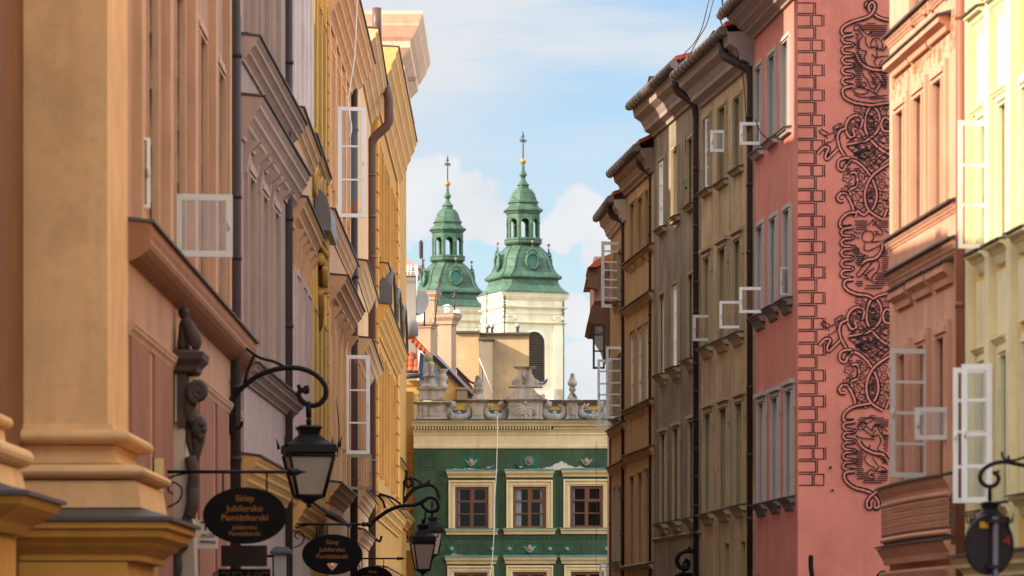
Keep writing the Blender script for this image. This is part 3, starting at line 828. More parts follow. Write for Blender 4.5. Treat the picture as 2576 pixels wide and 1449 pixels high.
# tan, olive and brown houses
TAN = mat('tan_plaster', (178, 152, 116), var=.16, streak=.34, dirt=.4, dirt_rgb=(105, 92, 70))
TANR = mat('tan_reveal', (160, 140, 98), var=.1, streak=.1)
STN = mat('pale_tan_stone', (168, 148, 118), var=.08)
OLV = mat('olive_grey_plaster', (138, 124, 106), var=.18, streak=.38, dirt=.45, dirt_rgb=(78, 70, 56))
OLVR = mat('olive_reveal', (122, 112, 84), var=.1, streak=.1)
BRN = mat('ochre_brown_plaster', (176, 142, 100), var=.07, streak=.12)
MAUVE = mat('mauve_soffit', (162, 144, 136), var=.07, streak=.12)
ZINC = mat('zinc_gutter', (122, 110, 104))
def eaves(h, top, pr, thick, gut_top, soffit, tiles=True, pitch=.9, u0=None, u1=None):
    f = h.f; zt = f.z(*top); u0 = h.u0 if u0 is None else u0; u1 = h.u1 if u1 is None else u1
    q = MB(); z0 = zt; z1 = z0 + thick
    f.prof(q, u0, u1, [(0, z0), (.05, z0), (.07, z0 + thick * .1), (pr * .42, z0 + thick * .2), (pr * .46, z0 + thick * .32), (pr * .5, z0 + thick * .36), (pr * .62, z0 + thick * .52), (pr * .9, z0 + thick * .66), (pr * .95, z0 + thick * .8), (pr, z1), (0, z1 + .02)])
    q.build('eaves_cornice', soffit, h.root)
    g = MB(); zz = z1 + gut_top
    g.tube([f.pt(u0, pr + .07, zz), f.pt(u1, pr + .07, zz)], .085, 10)
    k = u0 + .15
    while k < u1: g.tube([f.pt(k, pr + .07, zz), f.pt(k + .035, pr + .07, zz)], .1, 10); k += .42
    g.build('gutter', ZINC, h.root)
    return z1
def tan_house():
    f = Fac(1894, 71.2, 1764, 77.0)
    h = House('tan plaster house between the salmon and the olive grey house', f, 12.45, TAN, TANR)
    k = dict(d=.2, sur=.09, surm=STN, surn=.03, pad=.02, sill=(.11, .09))
    h.win(1850, 1866, (1866, 240), (1866, 420), **k)
    h.win(1811, 1828, (1828, 264), (1828, 452), **k)
    h.win(1773, 1788, (1788, 294), (1788, 474), **k)
    k = dict(d=.2, sur=.12, surm=STN, surn=.035, pad=.02, sill=(.15, .10), consoles=True, keys=1)
    h.win(1850, 1867, (1867, 600), (1867, 836), **k)
    h.win(1811, 1829, (1829, 622), (1829, 853), **k)
    h.win(1774, 1789, (1789, 646), (1789, 870), **k)
    h.win(1854, 1872, (1872, 1012), (1872, 1270), **k)
    h.win(1814, 1832, (1832, 1026), (1832, 1281), **k)
    h.win(1776, 1792, (1792, 1040), (1792, 1291), **k)
    h.win(1863, 1875, (1875, 1362), (1875, 1560), d=.2)
    h.win(1822, 1834, (1834, 1366), (1834, 1560), d=.2)
    z1 = eaves(h, (1888, 170), .47, .60, .02, MAUVE)
    h.finish(roof=(.5, z1 + .1), pitch=.3)
    Yp = 71.3
    pth = [at(1891, 1600, Yp)] + [at(1891, 210, Yp)] + [at(1889, 182, Yp), at(1882, 172, Yp), at(1826, 143, Yp + .4), at(1819, 134, Yp + .5), at(1819, 96, Yp + .5)]
    drainpipe(h.root, pth, .088, [Z(y, Yp) for y in (300, 470, 640, 810, 980, 1150, 1310)])
    open_sash(h.root, 1787, 1826, 327, 382, 74.2, 'r', th=.055, m=WHITE)
    open_sash(h.root, 1774, 1789, 299, 470, 76.0, 'r', rows=(375, 420), th=.04, m=WHITE)
    open_sash(h.root, 1810, 1868, 757, 826, 72.3, 'r', th=.05, m=WHITE)
    open_sash(h.root, 1743, 1790, 792, 858, 75.9, 'r', th=.055, m=GREYW)
tan_house()
def olive_house():
    f = Fac(1764, 77.0, 1645, 83.2)
    h = House('weathered olive grey house with white reflections painted into its panes', f, 12.5, OLV, OLVR)
    k = dict(d=.18, sur=.08, surm=STN, surn=.03, pad=.02, sill=(.12, .1))
    h.win(1734, 1747, (1747, 345), (1747, 512), **k)
    h.win(1695, 1708, (1708, 372), (1708, 543), **k)
    BR = glass_dark('painted_sky_reflection', (225, 230, 238), .25)  # whitish base colour paints the sky's reflection into the pane
    h.win(1661, 1674, (1674, 400), (1674, 570), pane=BR, frame=WHITE, **dict(k, d=.05))
    k = dict(d=.18, sur=.06, surm=STN, surn=.03, pad=.02, sill=(.17, .11), consoles=True)
    h.win(1735, 1747, (1747, 688), (1747, 902), **k)
    h.win(1696, 1709, (1709, 712), (1709, 922), pane=BR, frame=WHITE, **dict(k, d=.06))
    h.win(1663, 1676, (1676, 738), (1676, 940), pane=BR, frame=GREYW, **dict(k, d=.1))
    k['keys'] = 1; k['sill'] = (.18, .1)
    h.win(1737, 1749, (1749, 1060), (1749, 1302), **k)
    h.win(1698, 1710, (1710, 1078), (1710, 1309), **k)
    h.win(1666, 1677, (1677, 1092), (1677, 1316), **k)
    h.course('string_course', (1758, 1338), .06, .04, flash=False, steps=1)
    z1 = eaves(h, (1760, 249), .46, .62, .02, MAUVE)
    h.finish(roof=(.5, z1 + .1), pitch=.3)
    Yp = 77.4
    pth = [at(1755, 1600, Yp), at(1754, 300, Yp), at(1751, 270, Yp), at(1744, 258, Yp), at(1708, 232, Yp + .3), at(1702, 222, Yp + .3), at(1699, 190, Yp + .3)]
    drainpipe(h.root, pth, .085, [Z(y, Yp) for y in (290, 430, 502, 574, 645, 716, 790, 860, 920, 990, 1062, 1134, 1205, 1277, 1345)])
    # roof window box above the gutter
    mb = MB(); p = at(1648, 232, 82.4); mb.box(p.x - .12, p.x + .12, p.y - .5, p.y + .5, p.z - .5, p.z + .22, 0); mb.box(p.x - .15, p.x + .15, p.y - .54, p.y + .54, p.z + .222, p.z + .26, 1)
    mb.build('roof_window', [mat('skylight_glass', (170, 180, 190), rough=.3), FLASH], h.root)
olive_house()
def brown_house():
    f = Fac(1645, 83.2, 1575, 88.0)
    h = House('ochre brown house with sill courses and yellow reflections painted into its windows', f, 11.75, BRN, BRN)
    k = dict(d=.2, sur=.09, surm=BRN, surn=.03, pad=.01)
    YG = glass_dark('painted_gold_reflection', (206, 160, 84), .3)  # reflection of sunlit walls is painted in as a gold base colour
    for row, tops, bot in ((0, (478, 493, 508), (1633, 627)), (1, (812, 822, 834), (1635, 1012)), (2, (1180, 1190, 1199), (1634, 1421))):
        for (a, b), t in zip(((1627, 1636), (1608, 1620), (1588, 1600)), tops):
            h.win(a, b, (b, t), bot, pane=YG if row == 1 else PANE, **(dict(k, d=.06) if row == 1 else k))
    for y in (626, 1012, 1421):
        h.course('sill_course', (1634, y), .10, .11, steps=2)
        f_ = h.f; q = MB()
        for a, b in ((1628, 1637), (1607, 1621), (1587, 1601)):
            z = f_.z(1634, y); f_.prof(q, f_.u(b), f_.u(a), [(0, z - .24), (.03, z - .2), (.08, z - .1), (0, z - .1)])
        h.part('corbel', q, BRN)
    h.course('string_course', (1633, 744), .16, .12, steps=3)
    h.course('string_course', (1634, 1130), .16, .11, steps=3)
    z1 = eaves(h, (1633, 442), .29, .48, .02, mat('brown_soffit', (150, 128, 110), var=.08))
    h.finish(roof=(.32, z1 + .1), pitch=.5)
    Yp = 83.7
    pth = [at(1641, 1600, Yp), at(1641, 450, Yp), at(1638, 436, Yp), at(1615, 420, Yp + .2), at(1609, 412, Yp + .2), at(1609, 372, Yp + .2)]
    drainpipe(h.root, pth, .078, [Z(y, Yp) for y in (452, 522, 592, 660, 730, 795, 865, 938, 1010, 1080, 1140, 1208, 1278, 1345)])
brown_house()
def narrow_house():
    f = Fac(1575, 88.0, 1536, 92.2)
    h = House('narrow brown house with tall white casements, last in the right row', f, 11.15, BRN, BRN)
    WP = glass_dark('painted_pale_reflection', (200, 206, 214), .25)  # reflected light is put into the pale pane colour
    k = dict(d=.12, sur=.06, surm=STN, surn=.03)
    h.win(1559, 1567, (1567, 1224), (1567, 1415), pane=WP, frame=WHITE, sill=(.15, .08), consoles=True, **k)
    h.win(1547, 1553, (1553, 1226), (1553, 1415), pane=WP, frame=WHITE, sill=(.15, .08), consoles=True, **k)
    for y0, y1 in ((628, 760), (890, 1050)):
        h.win(1559, 1567, (1567, y0), (1567, y1), pane=PANE, sill=(.15, .08), consoles=True, **k)
        h.win(1547, 1553, (1553, y0 + 10), (1553, y1), pane=PANE, sill=(.15, .08), consoles=True, **k)
    for y in (1068, 1164): h.course('string_course', (1568, y), .16, .10, steps=3)
    z1 = eaves(h, (1571, 560), .27, .46, .02, mat('pale_soffit', (186, 176, 166), var=.06))
    h.finish(roof=(.3, z1 + .1), pitch=.4)
    Yp = 88.5
    pth = [at(1571, 1600, Yp), at(1571, 570, Yp), at(1568, 556, Yp), at(1542, 545, Yp + .2), at(1536, 536, Yp + .2), at(1536, 495, Yp + .2)]
    drainpipe(h.root, pth, .075, [Z(y, Yp) for y in (640, 735, 805, 900, 1000, 1085, 1180, 1260, 1350)])
    p2 = at(1548, 1600, 92.0)
    drainpipe(h.root, [(p2.x - .08, 92.1, 0), (p2.x - .08, 92.1, Z(1080, 92))], .06, [Z(y, 92) for y in (1185, 1240, 1320)])
    open_sash(h.root, 1512, 1564, 609, 775, 90.0, 'r', rows=(633, 660, 681, 704, 724, 750), th=.075, m=WHITE, skew=-.2)
    open_sash(h.root, 1524, 1567, 872, 1054, 89.2, 'r', rows=(903, 933, 963, 992, 1020), th=.06, m=WHITE, skew=-.1)
    open_sash(h.root, 1503, 1552, 904, 1077, 91.0, 'r', rows=(934, 965, 993, 1040), th=.06, m=WHITE)
    open_sash(h.root, 1508, 1530, 1414, 1500, 93.0, 'r', th=.05, m=WHITE)
narrow_house()
def bay_house():
    """pink house with carved bay, seen past the end of the right row"""
    f = Fac(1537, 93.5, 1528, 104.0)
    PK = mat('pale_pink_plaster', (208, 176, 168), var=.06); BR = mat('brown_carved_wood', (112, 84, 62), var=.2, bump=.5, bscale=12)
    h = House('pink house with an orange roof and a carved brown bay on brackets', f, Z(690, 98), PK, PK, depth=6)
    # bay on a stepped console
    mb = MB(); x1 = X(1532, 95)
    for a, b, y0, y1 in ((1492, 1545, 655, 765),):
        mb.box(X(a, 97), x1 + .4, 96, 101, Z(y1, 97), Z(y0, 97))
    h.part('bay', mb, PK)
    mb = MB(); pts = [(1478, 672), (1474, 690), (1480, 705), (1476, 722), (1490, 724), (1504, 730), (1509, 712), (1507, 690), (1496, 672)]
    mb.prism([at(a, b, 95.6) for a, b in pts], (0, .5, 0)); h.part('carved_bracket', mb, BR)
    mb = MB(); pts = [(1488, 768), (1484, 785), (1480, 808), (1490, 814), (1500, 814), (1510, 832), (1522, 850), (1532, 880), (1545, 880), (1545, 768)]
    mb.prism([at(a, b, 95.4) for a, b in pts], (0, 5, 0)); h.part('bay_console', mb, BR)
    mb = MB(); mb.prism([at(1480, 672, 95.4), at(1502, 652, 95.4), at(1545, 634, 95.4), at(1545, 646, 95.4), at(1500, 672, 95.4)], (0, 7, 0)); h.part('bay_roof', mb, TILE)
    h.finish(roof=None)
    open_sash(h.root, 1491, 1522, 815, 928, 94.0, 'r', rows=(842, 883), th=.05, m=mat('dark_window_wood', (74, 66, 54)))
bay_house()

def facade_wires():
    for k, (pts, Y, lab) in enumerate((
            ([(1722, 232), (1726, 300), (1724, 370), (1728, 420), (1734, 436)], 79.2, 'thin cable sagging down the olive grey house front'),
            ([(1853, 122), (1864, 170), (1871, 210), (1876, 280), (1880, 330)], 71.0, 'thin cable beside the downpipe of the tan house'),
            ([(1901, 300), (1908, 322), (1918, 338), (1934, 352)], 69.0, 'loose cable looping between the upper windows of the salmon house'))):
        t = thing('facade_cable', at(*pts[0], Y), lab, 'cable', 'cables on the right facades')
        q = MB(); q.tube(iron(pts, Y - .25, 6), .009, 5); q.build('cable_run', IRON, t)
    t = thing('roof_aerial', at(1800, 100, 73), 'dark aerial frame on the tan house roof edge', 'antenna', 'roof antennas')
    q = MB()
    for a, b in (((1776, 104), (1796, 77)), ((1790, 96), (1812, 72)), ((1796, 77), (1800, 95)), ((1811, 73), (1816, 84)), ((1782, 100), (1792, 86))): q.tube([at(*a, 73.4), at(*b, 73.4)], .014, 5)
    q.build('aerial', IRON, t)
facade_wires()
# ------------------------------------------------------------------ left row, nearest first
GOLD = mat('warm_ochre_plaster', (208, 162, 112), var=.08, streak=.07, bump=.08)
GOLDD = mat('deep_ochre_plaster', (188, 132, 58), var=.06, streak=.06)
def box_foot(x0, x1, y0, y1): return [(x0, y0), (x1, y0), (x1, y1), (x0, y1)]
def pilaster_house():
    h = thing('town_house', (-6, 38, 0), 'ochre house with a big stone pilaster at the left edge', 'house')
    def zz(y): return Z(y, 39.0)
    mb = MB(); mb.box(-12, -4.83, 26, 42.0, 0, 11.0); mb.build('wall', mat('shaded_recess_plaster', (112, 72, 40), var=.08, streak=.08), h)  # wall colour is darkened to carry the shade of the recess
    mb = MB(); mb.box(-4.9, -4.0, 39.3, 41.5, zz(1065), 10.7); mb.build('pilaster', GOLD, h)
    tor = lambda r, za, zb, k=8: [(r * math.sin(math.pi * i / k) ** .7 if 0 < i < k else 0.0, za + (zb - za) * (1 - math.cos(math.pi * i / k)) / 2) for i in range(k + 1)]
    prof = [(-.02, zz(1062)), (.05, zz(1064)), (.06, zz(1074))] + [(.06 + o * .24, z) for o, z in tor(.75, zz(1076), zz(1116))] + [(.09, zz(1118)), (.06, zz(1130)), (.10, zz(1160)), (.16, zz(1164))] + [(.14 + o * .34, z) for o, z in tor(.8, zz(1166), zz(1207))] + [(.30, zz(1209)), (.33, zz(1215)), (.37, zz(1277)), (.05, zz(1278))]
    mb = MB(); mb.sweep(box_foot(-4.9, -4.0, 39.3, 41.5), prof); mb.build('pilaster_base', GOLD, h)
    mb = MB(); mb.sweep(box_foot(-4.9, -4.0, 39.3, 41.5), [(.30, zz(1276)), (.44, zz(1284)), (.70, zz(1302)), (.70, zz(1312)), (.3, zz(1312))]); mb.build('ledge_flashing', FLASH, h)
    mb = MB(); mb.sweep(box_foot(-4.9, -4.0, 39.3, 41.5), [(.3, zz(1313)), (.65, zz(1314)), (.65, zz(1330)), (.6, zz(1336)), (.58, zz(1352)), (.5, zz(1364)), (.46, zz(1374)), (.34, zz(1396)), (.34, zz(1410)), (.22, zz(1414)), (.2, zz(1416))]); mb.build('ledge_cornice', GOLDD, h)
    mb = MB(); mb.box(-5.2, -3.77, 38.95, 42.4, 0, zz(1414)); mb.build('pedestal', GOLDD, h)
    # the nearer, smaller pilaster whose base just enters the frame
    def z2(y): return Z(y, 35.5)
    mb = MB(); mb.box(-6, -4.72, 34.6, 36.4, z2(1060), 10.7); mb.build('pilaster', GOLD, h)
    mb = MB(); ft = box_foot(-6, -4.72, 34.6, 36.4)
    mb.sweep(ft, [(0, z2(1028)), (.04, z2(1030))] + [(.04 + o * .12, z) for o, z in tor(.8, z2(1032), z2(1066))] + [(.06, z2(1068)), (.08, z2(1108))] + [(.10 + o * .26, z) for o, z in tor(.8, z2(1110), z2(1168))] + [(.2, z2(1170)), (.24, z2(1222)), (.05, z2(1223))]); mb.build('pilaster_base', GOLD, h)
    mb = MB(); mb.sweep(ft, [(.2, z2(1222)), (.58, z2(1248)), (.58, z2(1258)), (.2, z2(1258))]); mb.build('ledge_flashing', FLASH, h)
    mb = MB(); mb.sweep(ft, [(.2, z2(1259)), (.54, z2(1260)), (.5, z2(1280)), (.42, z2(1296)), (.3, z2(1316)), (.22, z2(1340)), (.1, z2(1342))]); mb.build('ledge_cornice', GOLDD, h)
    mb = MB(); mb.box(-6.4, -4.58, 34.3, 36.7, 0, z2(1342)); mb.build('pedestal', GOLDD, h)
pilaster_house()

SAL = mat('dusty_salmon_plaster', (172, 130, 104), var=.07, streak=.1)
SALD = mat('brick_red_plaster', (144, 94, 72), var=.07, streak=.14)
SALL = mat('light_salmon_strip', (186, 146, 116), var=.06, streak=.08)
def salmon_left():
    f = Fac(322, 41.4, 572, 55.9)
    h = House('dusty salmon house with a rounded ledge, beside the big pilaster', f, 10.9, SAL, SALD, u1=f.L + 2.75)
    def yu(Y): return (Y - 41.4) / f.U.y
    for a in (43.0, 46.6, 50.2, 53.4):
        px0, px1 = [HX - 4 / Y * F for Y in (a, a + 1.15)]
        for zt, zb in ((6.35, 9.2), ):
            pass
        ya, yb = HY - (9.35 - CZ) / (a) * F, HY - (6.2 - CZ) / (a) * F
        h.win(px0, px1, (px0, ya), (px0, yb), d=.2, sur=.18, surm=SALL, surn=.05, trimm=SAL)
        yc = HY - (12.5 - CZ) / a * F
    mb = MB()
    for Y in (42.1, 45.6, 49.2, 52.6, 55.2):
        f.box(mb, yu(Y) - .18, yu(Y) + .18, 6.05, 10.9, -.02, .10)
    h.part('pilaster_strip', mb, SALL)
    h.course('ledge', 6.0, .40, .24, mat('salmon_brown_moulding', (146, 100, 70), var=.06), round_=True)
    h.course('string_course', 4.98, .14, .07, SALL, flash=False, steps=2)
    # reddish lower panels between light strips
    mb = MB()
    for a, b in ((41.5, 43.6), (44.2, 46.6), (47.2, 50.0), (50.6, 53.0), (53.6, 55.5)):
        f.box(mb, yu(a), yu(b), .5, 4.84, -.02, .03)
    h.part('lower_panel', mb, SALD)
    h.finish(roof=None)
    open_sash(h.root, 440, 583, 487, 645, 47.2, 'l', th=.075, m=GREYW, skew=.1)
    open_sash(h.root, 335, 373, 341, 518, 42.0, 'l', th=.03, m=GREYW, glass=mat('frosted_pane', (150, 132, 116), rough=.4), skew=.2)
    p = at(587, 0, 56.6)
    drainpipe(h.root, [(p.x, p.y, 0), (p.x, p.y, 13)], .108, [Z(y, 56.6) for y in (145, 500, 655, 980, 1160)])
salmon_left()

MAU = mat('mauve_grey_plaster', (158, 134, 124), var=.07, streak=.14)
MAUL = mat('mauve_trim', (174, 148, 134), var=.06, streak=.08)
def mauve_house():
    f = Fac(607, 58.7, 708, 66.6)
    h = House('mauve grey house with deep bracketed cornice, between the two thick downpipes', f, 14.4, MAU, MAU, u1=f.L + 2.3)
    def px(Y): return HX + (f.A + f.U * ((Y - f.A.y) / f.U.y)).x / Y * F
    def py(z, Y): return HY - (z - CZ) / Y * F
    for a in (59.4, 61.9, 64.3):
        h.win(px(a), px(a + 1.1), (px(a), py(8.6, a)), (px(a), py(5.8, a)), d=.2, sur=.2, surm=MAUL, surn=.06)
        h.win(px(a), px(a + 1.1), (px(a), py(13.2, a)), (px(a), py(10.7, a)), d=.2, sur=.2, surm=MAUL, surn=.06)
        q = MB()
        for e in (-.25, 1.35):
            u = (a - 58.7 + e)
            f.prof(q, u - .09, u + .09, [(0, 8.55), (.05, 8.6), (.1, 8.9), (.26, 9.05), (0, 9.05)])
        h.part('console', q, MAUL)
    h.course('cornice', 9.66, .62, .32, MAUL, steps=4)
    h.course('upper_cornice', 10.55, .36, .26, MAUL, steps=3)
    h.course('sill_course', 5.72, .26, .25, MAU, steps=3)
    h.course('shop_cornice', 4.35, .48, .26, mat('painted_sunlit_trim', (206, 160, 96), var=.06), steps=4)  # golden light on the ledge is put into the trim colour
    mb = MB(); f.box(mb, .1, f.L - .1, 4.42, 5.4, -.02, .03); h.part('frieze_panel', mb, mat('lilac_plaster', (170, 146, 140), var=.06, streak=.1))
    mb = MB(); f.box(mb, 4.7, f.L + 2.3, 14.402, 18.0, -1.2, -.3); f.box(mb, 0, 3.1, 14.402, 18.6, -1.2, -.3); h.part('sun_block_wall', mb, MAU)  # unseen slabs added above the roof; their gap lets a sun strip through
    h.finish(roof=None)
    p = at(720, 0, 67.6)
    drainpipe(h.root, [(p.x, p.y, 0), (p.x, p.y, 14.5)], .112, [Z(y, 67.6) for y in (162, 488, 556, 825)])
mauve_house()

LIL = mat('pale_lilac_plaster', (196, 172, 162), var=.06, streak=.12)
PCH = mat('peach_tan_plaster', (206, 160, 118), var=.06, streak=.08)
def lilac_house():
    f = Fac(733, 68.9, 779, 75.6)
    h = House('narrow pale lilac house with dark flashed hoods, right of the mauve house', f, 17.2, LIL, PCH, u1=f.L + .3, depth=2.0)
    mb = MB(); f.box(mb, 0, f.L, 9.35, 10.5, -.02, .03); h.part('peach_panel', mb, PCH)
    h.course('cornice', 10.85, .4, .2, PCH, steps=3)
    h.course('hood_course', 9.3, .5, .26, PCH, steps=3)
    q = MB()
    for u in (.6, 1.9, 3.2, 4.6, 5.9): f.prof(q, u - .12, u + .12, [(0, 8.1), (.04, 8.2), (.1, 8.6), (.22, 8.8), (0, 8.8)])
    h.part('console', q, PCH)
    def px(Y): return HX + (f.A + f.U * ((Y - f.A.y) / f.U.y)).x / Y * F
    def py(z, Y): return HY - (z - CZ) / Y * F
    for a in (70.0, 72.4, 74.2):
        h.win(px(a), px(a + .8), (px(a), py(8.0, a)), (px(a), py(5.2, a)), d=.18, sur=.14, surm=LIL, surn=.05)
    mb = MB()
    for u in (.15, 1.7, 3.4, 5.0, 6.5): f.box(mb, u - .12, u + .12, 10.95, 14.8, -.02, .07)
    h.part('pilaster_strip', mb, mat('white_plaster', (222, 208, 202), var=.05, streak=.08))
    h.course('shop_cornice', 4.05, .5, .3, mat('painted_sunlit_trim', (206, 160, 96)), steps=4)
    h.finish(roof=None)
lilac_house()

GYEL = mat('golden_yellow_plaster', (196, 150, 72), var=.06, streak=.1)
GYL2 = mat('golden_relief', (186, 146, 80), var=.12, streak=.1, bump=.3)
def golden_house():
    f = Fac(780, 76.0, 821, 84.0)
    h = House('golden yellow house with stucco relief under a rounded grey canopy', f, 13.6, GYEL, GYEL)
    h.course('hood', 11.2, .22, .14, GYL2, HX - 3.9 / 76.2 * F, HX - 3.9 / 82.5 * F, steps=2)
    # stucco scrollwork between hood and canopy
    mb = MB(); rnd = random.Random(5)
    for k in range(9):
        u = 1.2 + .55 * k; z = 10.45 + .25 * math.sin(k * 1.7); pts = []
        for t in range(10):
            a = t * .75 + k; rr = .38 * (1 - t / 12)
            pts.append(f.pt(u + rr * math.cos(a), .05, z + rr * math.sin(a)))
        mb.tube(smooth(pts, 3), .05, 6)
    h.part('stucco_scroll', mb, GYL2)
    mb = MB(); f.box(mb, 1.75, f.L, 13.602, 17.4, -1.2, -.2); h.part('sun_block_wall', mb, GYEL)  # unseen slab added to block the sun, leaving a lit gap beside it
    q = MB(); zb = 9.62
    arc = [(.02, zb + .85)] + [(.34 * math.sin(t * math.pi / 12), zb + .2 + .65 * math.cos(t * math.pi / 12)) for t in range(1, 7)] + [(.34, zb), (.02, zb)]
    f.prof(q, 1.6, 4.6, arc); h.part('canopy', q, mat('grey_zinc_canopy', (104, 98, 98), rough=.4, var=.1, spec=.5))
    # cartouche with a leaning figure under the canopy
    q = MB()
    for (du, z, r, n) in ((2.6, 9.25, .17, .26), (2.1, 9.1, .12, .2), (3.1, 9.1, .12, .2), (2.6, 8.8, .2, .2)):
        q.ball(f.pt(du, n * .6, z), r, 10, sx=.8, sz=1.1)
    for k in range(6):
        a = k * 1.05; q.tube(smooth([f.pt(2.6 + .5 * math.cos(a + t * .5) * (1 - t * .1), .2, 8.95 + .5 * math.sin(a + t * .5) * (1 - t * .1)) for t in range(6)], 3), .06, 6)
    q.tube(smooth([f.pt(2.3, .06, 8.5), f.pt(2.6, .1, 8.2), f.pt(3.0, .08, 7.9), f.pt(3.3, .05, 7.8)], 4), lambda v: .11 - .08 * v, 8)
    for k in range(7):
        a = -1.2 + k * .4; q.tube(smooth([f.pt(2.6 + .1 * math.sin(a), .16, 9.0), f.pt(2.6 + .5 * math.sin(a), .24, 9.0 + .45 * math.cos(a)), f.pt(2.6 + .85 * math.sin(a + .3), .12, 9.0 + .62 * math.cos(a + .3)), f.pt(2.6 + .7 * math.sin(a + .6), .1, 9.0 + .5 * math.cos(a + .6))], 4), lambda v: .05 - .03 * v, 6)
    h.part('cartouche', q, GYL2)
    mb = MB()
    for k in range(36): f.box(mb, f.L - .55, f.L - .02, 2 + k * .36, 2 + k * .36 + .3, -.02, .06)
    h.part('quoin', mb, GYEL)
    mb = MB()
    for u in (.3, 2.2, 4.4, 6.6): f.box(mb, u - .14, u + .14, 4.6, 9.4, -.02, .06); f.box(mb, u - .14, u + .14, 11.4, 15, -.02, .06)
    h.part('pilaster_strip', mb, mat('golden_light_strip', (226, 180, 92), var=.05))
    def px(Y): return HX + (f.A + f.U * ((Y - f.A.y) / f.U.y)).x / Y * F
    def py(z, Y): return HY - (z - CZ) / Y * F
    for a in (77.4, 79.6, 81.8):
        h.win(px(a), px(a + 1), (px(a), py(14.2, a)), (px(a), py(11.6, a)), d=.18, sur=.14, surm=GYL2)
        h.win(px(a), px(a + 1), (px(a), py(8.0, a)), (px(a), py(5.2, a)), d=.18, sur=.14, surm=GYL2)
    q = MB(); f.prof(q, .4, f.L - .8, [(0, 4.2), (.55, 3.95), (.57, 4.0), (0, 4.3)]); h.part('shop_canopy', q, FLASH)
    h.finish(roof=None)
golden_house()

APR = mat('apricot_plaster', (200, 154, 114), var=.06, streak=.08)
def apricot_house():
    f = Fac(822, 84.1, 877, 95.2)
    h = House('apricot house with tall white casements standing open', f, 15.9, APR, APR, u1=f.L + 2.1)
    def px(Y): return HX + (f.A + f.U * ((Y - f.A.y) / f.U.y)).x / Y * F
    def py(z, Y): return HY - (z - CZ) / Y * F
    for a in (85.5, 88.2, 91.0, 93.4):
        for zt, zb in ((14.2, 11.4), (8.6, 6.0)):
            h.win(px(a), px(a + 1.1), (px(a), py(zt, a)), (px(a), py(zb, a)), d=.2, sur=.18, surm=mat('apricot_trim', (228, 178, 128), var=.05))
    h.course('hood_course', 10.72, .42, .16, APR, steps=3)
    h.course('canopy', 9.4, .62, .40, APR, px(85.0), px(94.6), steps=4)
    q = MB()
    for u in (1.2, 3.2, 5.4, 7.6, 9.6): f.prof(q, u - .16, u + .16, [(0, 8.1), (.06, 8.15), (.12, 8.5), (.3, 8.76), (0, 8.76)])
    h.part('console', q, APR)
    h.course('lower_hood', 4.95, .36, .28, APR, px(84.3), px(92.5), steps=3)
    mb = MB()
    for u in (.3, 2.9, 5.6, 8.2, 10.6): f.box(mb, u - .15, u + .15, 5.1, 8.7, -.02, .07); f.box(mb, u - .15, u + .15, 10.8, 15.2, -.02, .07)
    h.part('pilaster_strip', mb, mat('apricot_trim', (228, 178, 128)))
    h.course('eaves_cornice', 15.7, .9, .55, mat('apricot_trim', (228, 178, 128)), steps=5)
    h.finish(roof=None)
    open_sash(h.root, 849, 920, 268, 546, 88.0, 'l', rows=(367, 451), th=.085, m=WHITE, skew=.1, dep=.07)
    open_sash(h.root, 868, 930, 893, 1142, 93.2, 'l', rows=(981, 1063), th=.085, m=WHITE, skew=.1, dep=.07)
    open_sash(h.root, 868, 936, 1143, 1232, 93.0, 'l', th=.07, m=mat('peeling_white_paint', (170, 156, 132), var=.15), skew=-.1)
    p = at(888, 0, 96.3)
    drainpipe(h.root, [(p.x, p.y, 0), (p.x, p.y, Z(225, 96.3))], .118, [Z(y, 96.3) for y in (330, 700, 860, 1210)])
    mb = MB(); mb.prism([at(a, b, 96.0) for a, b in ((872, 175), (885, 150), (900, 112), (935, 118), (934, 150), (905, 168), (880, 180))], (0, .5, 0))
    mb.tube([at(888, 160, 96.3), at(888, 228, 96.3)], .1, 10)
    h.part('rainwater_head', mb, DARKPIPE)
    # slack white cable down the facade
    mb = MB(); mb.tube(iron([(900, -40), (896, 60), (892, 140), (882, 210), (876, 262), (884, 320), (880, 345)], 87.0, 8), .017, 6); h.part('cable', mb, WHITE)
    mb = MB(); mb.tube(iron([(838, 870), (842, 960), (850, 1040), (853, 1090), (848, 1150)], 87.5, 8), .012, 6); h.part('cable', mb, IRON)
apricot_house()

def tan_left():
    f = Fac(900, 97.5, 924, 106.3)
    LT = mat('light_apricot_plaster', (226, 182, 134), var=.05, streak=.08)
    h = House('narrow light apricot house between two dark downpipes', f, 16.8, LT, LT, u1=f.L + 3.4)
    h.course('hood', 10.9, .5, .22, LT, steps=3)
    h.course('canopy', 9.0, .6, .34, LT, steps=4)
    h.course('hood', 5.3, .4, .2, LT, steps=3)
    h.course('string_course', 4.3, .3, .16, LT, steps=2)
    mb = MB()
    for u in (.4, 2.6, 5.0, 7.4): f.box(mb, u - .2, u + .2, 5.4, 8.3, -.02, .08)
    h.part('pilaster_strip', mb, APR)
    h.course('eaves_cornice', 16.6, .8, .5, LT, steps=4)
    h.finish(roof=None)
    Yp = 107.5
    m = mat('warm_brown_sheet_metal', (96, 66, 54), rough=.45, var=.12, bump=.04, spec=.5)
    pth = [at(934, 1600, Yp), at(934, 372, Yp), at(936, 356, Yp), at(943, 344, Yp), at(972, 318, Yp), at(978, 308, Yp), at(978, 250, Yp), at(972, 222, Yp), at(955, 165, Yp), at(950, 140, Yp), at(948, 60, Yp), at(948, 20, Yp)]
    drainpipe(h.root, pth, .125, [Z(y, Yp) for y in (444, 548, 650, 755, 860, 1162)], m)
tan_left()

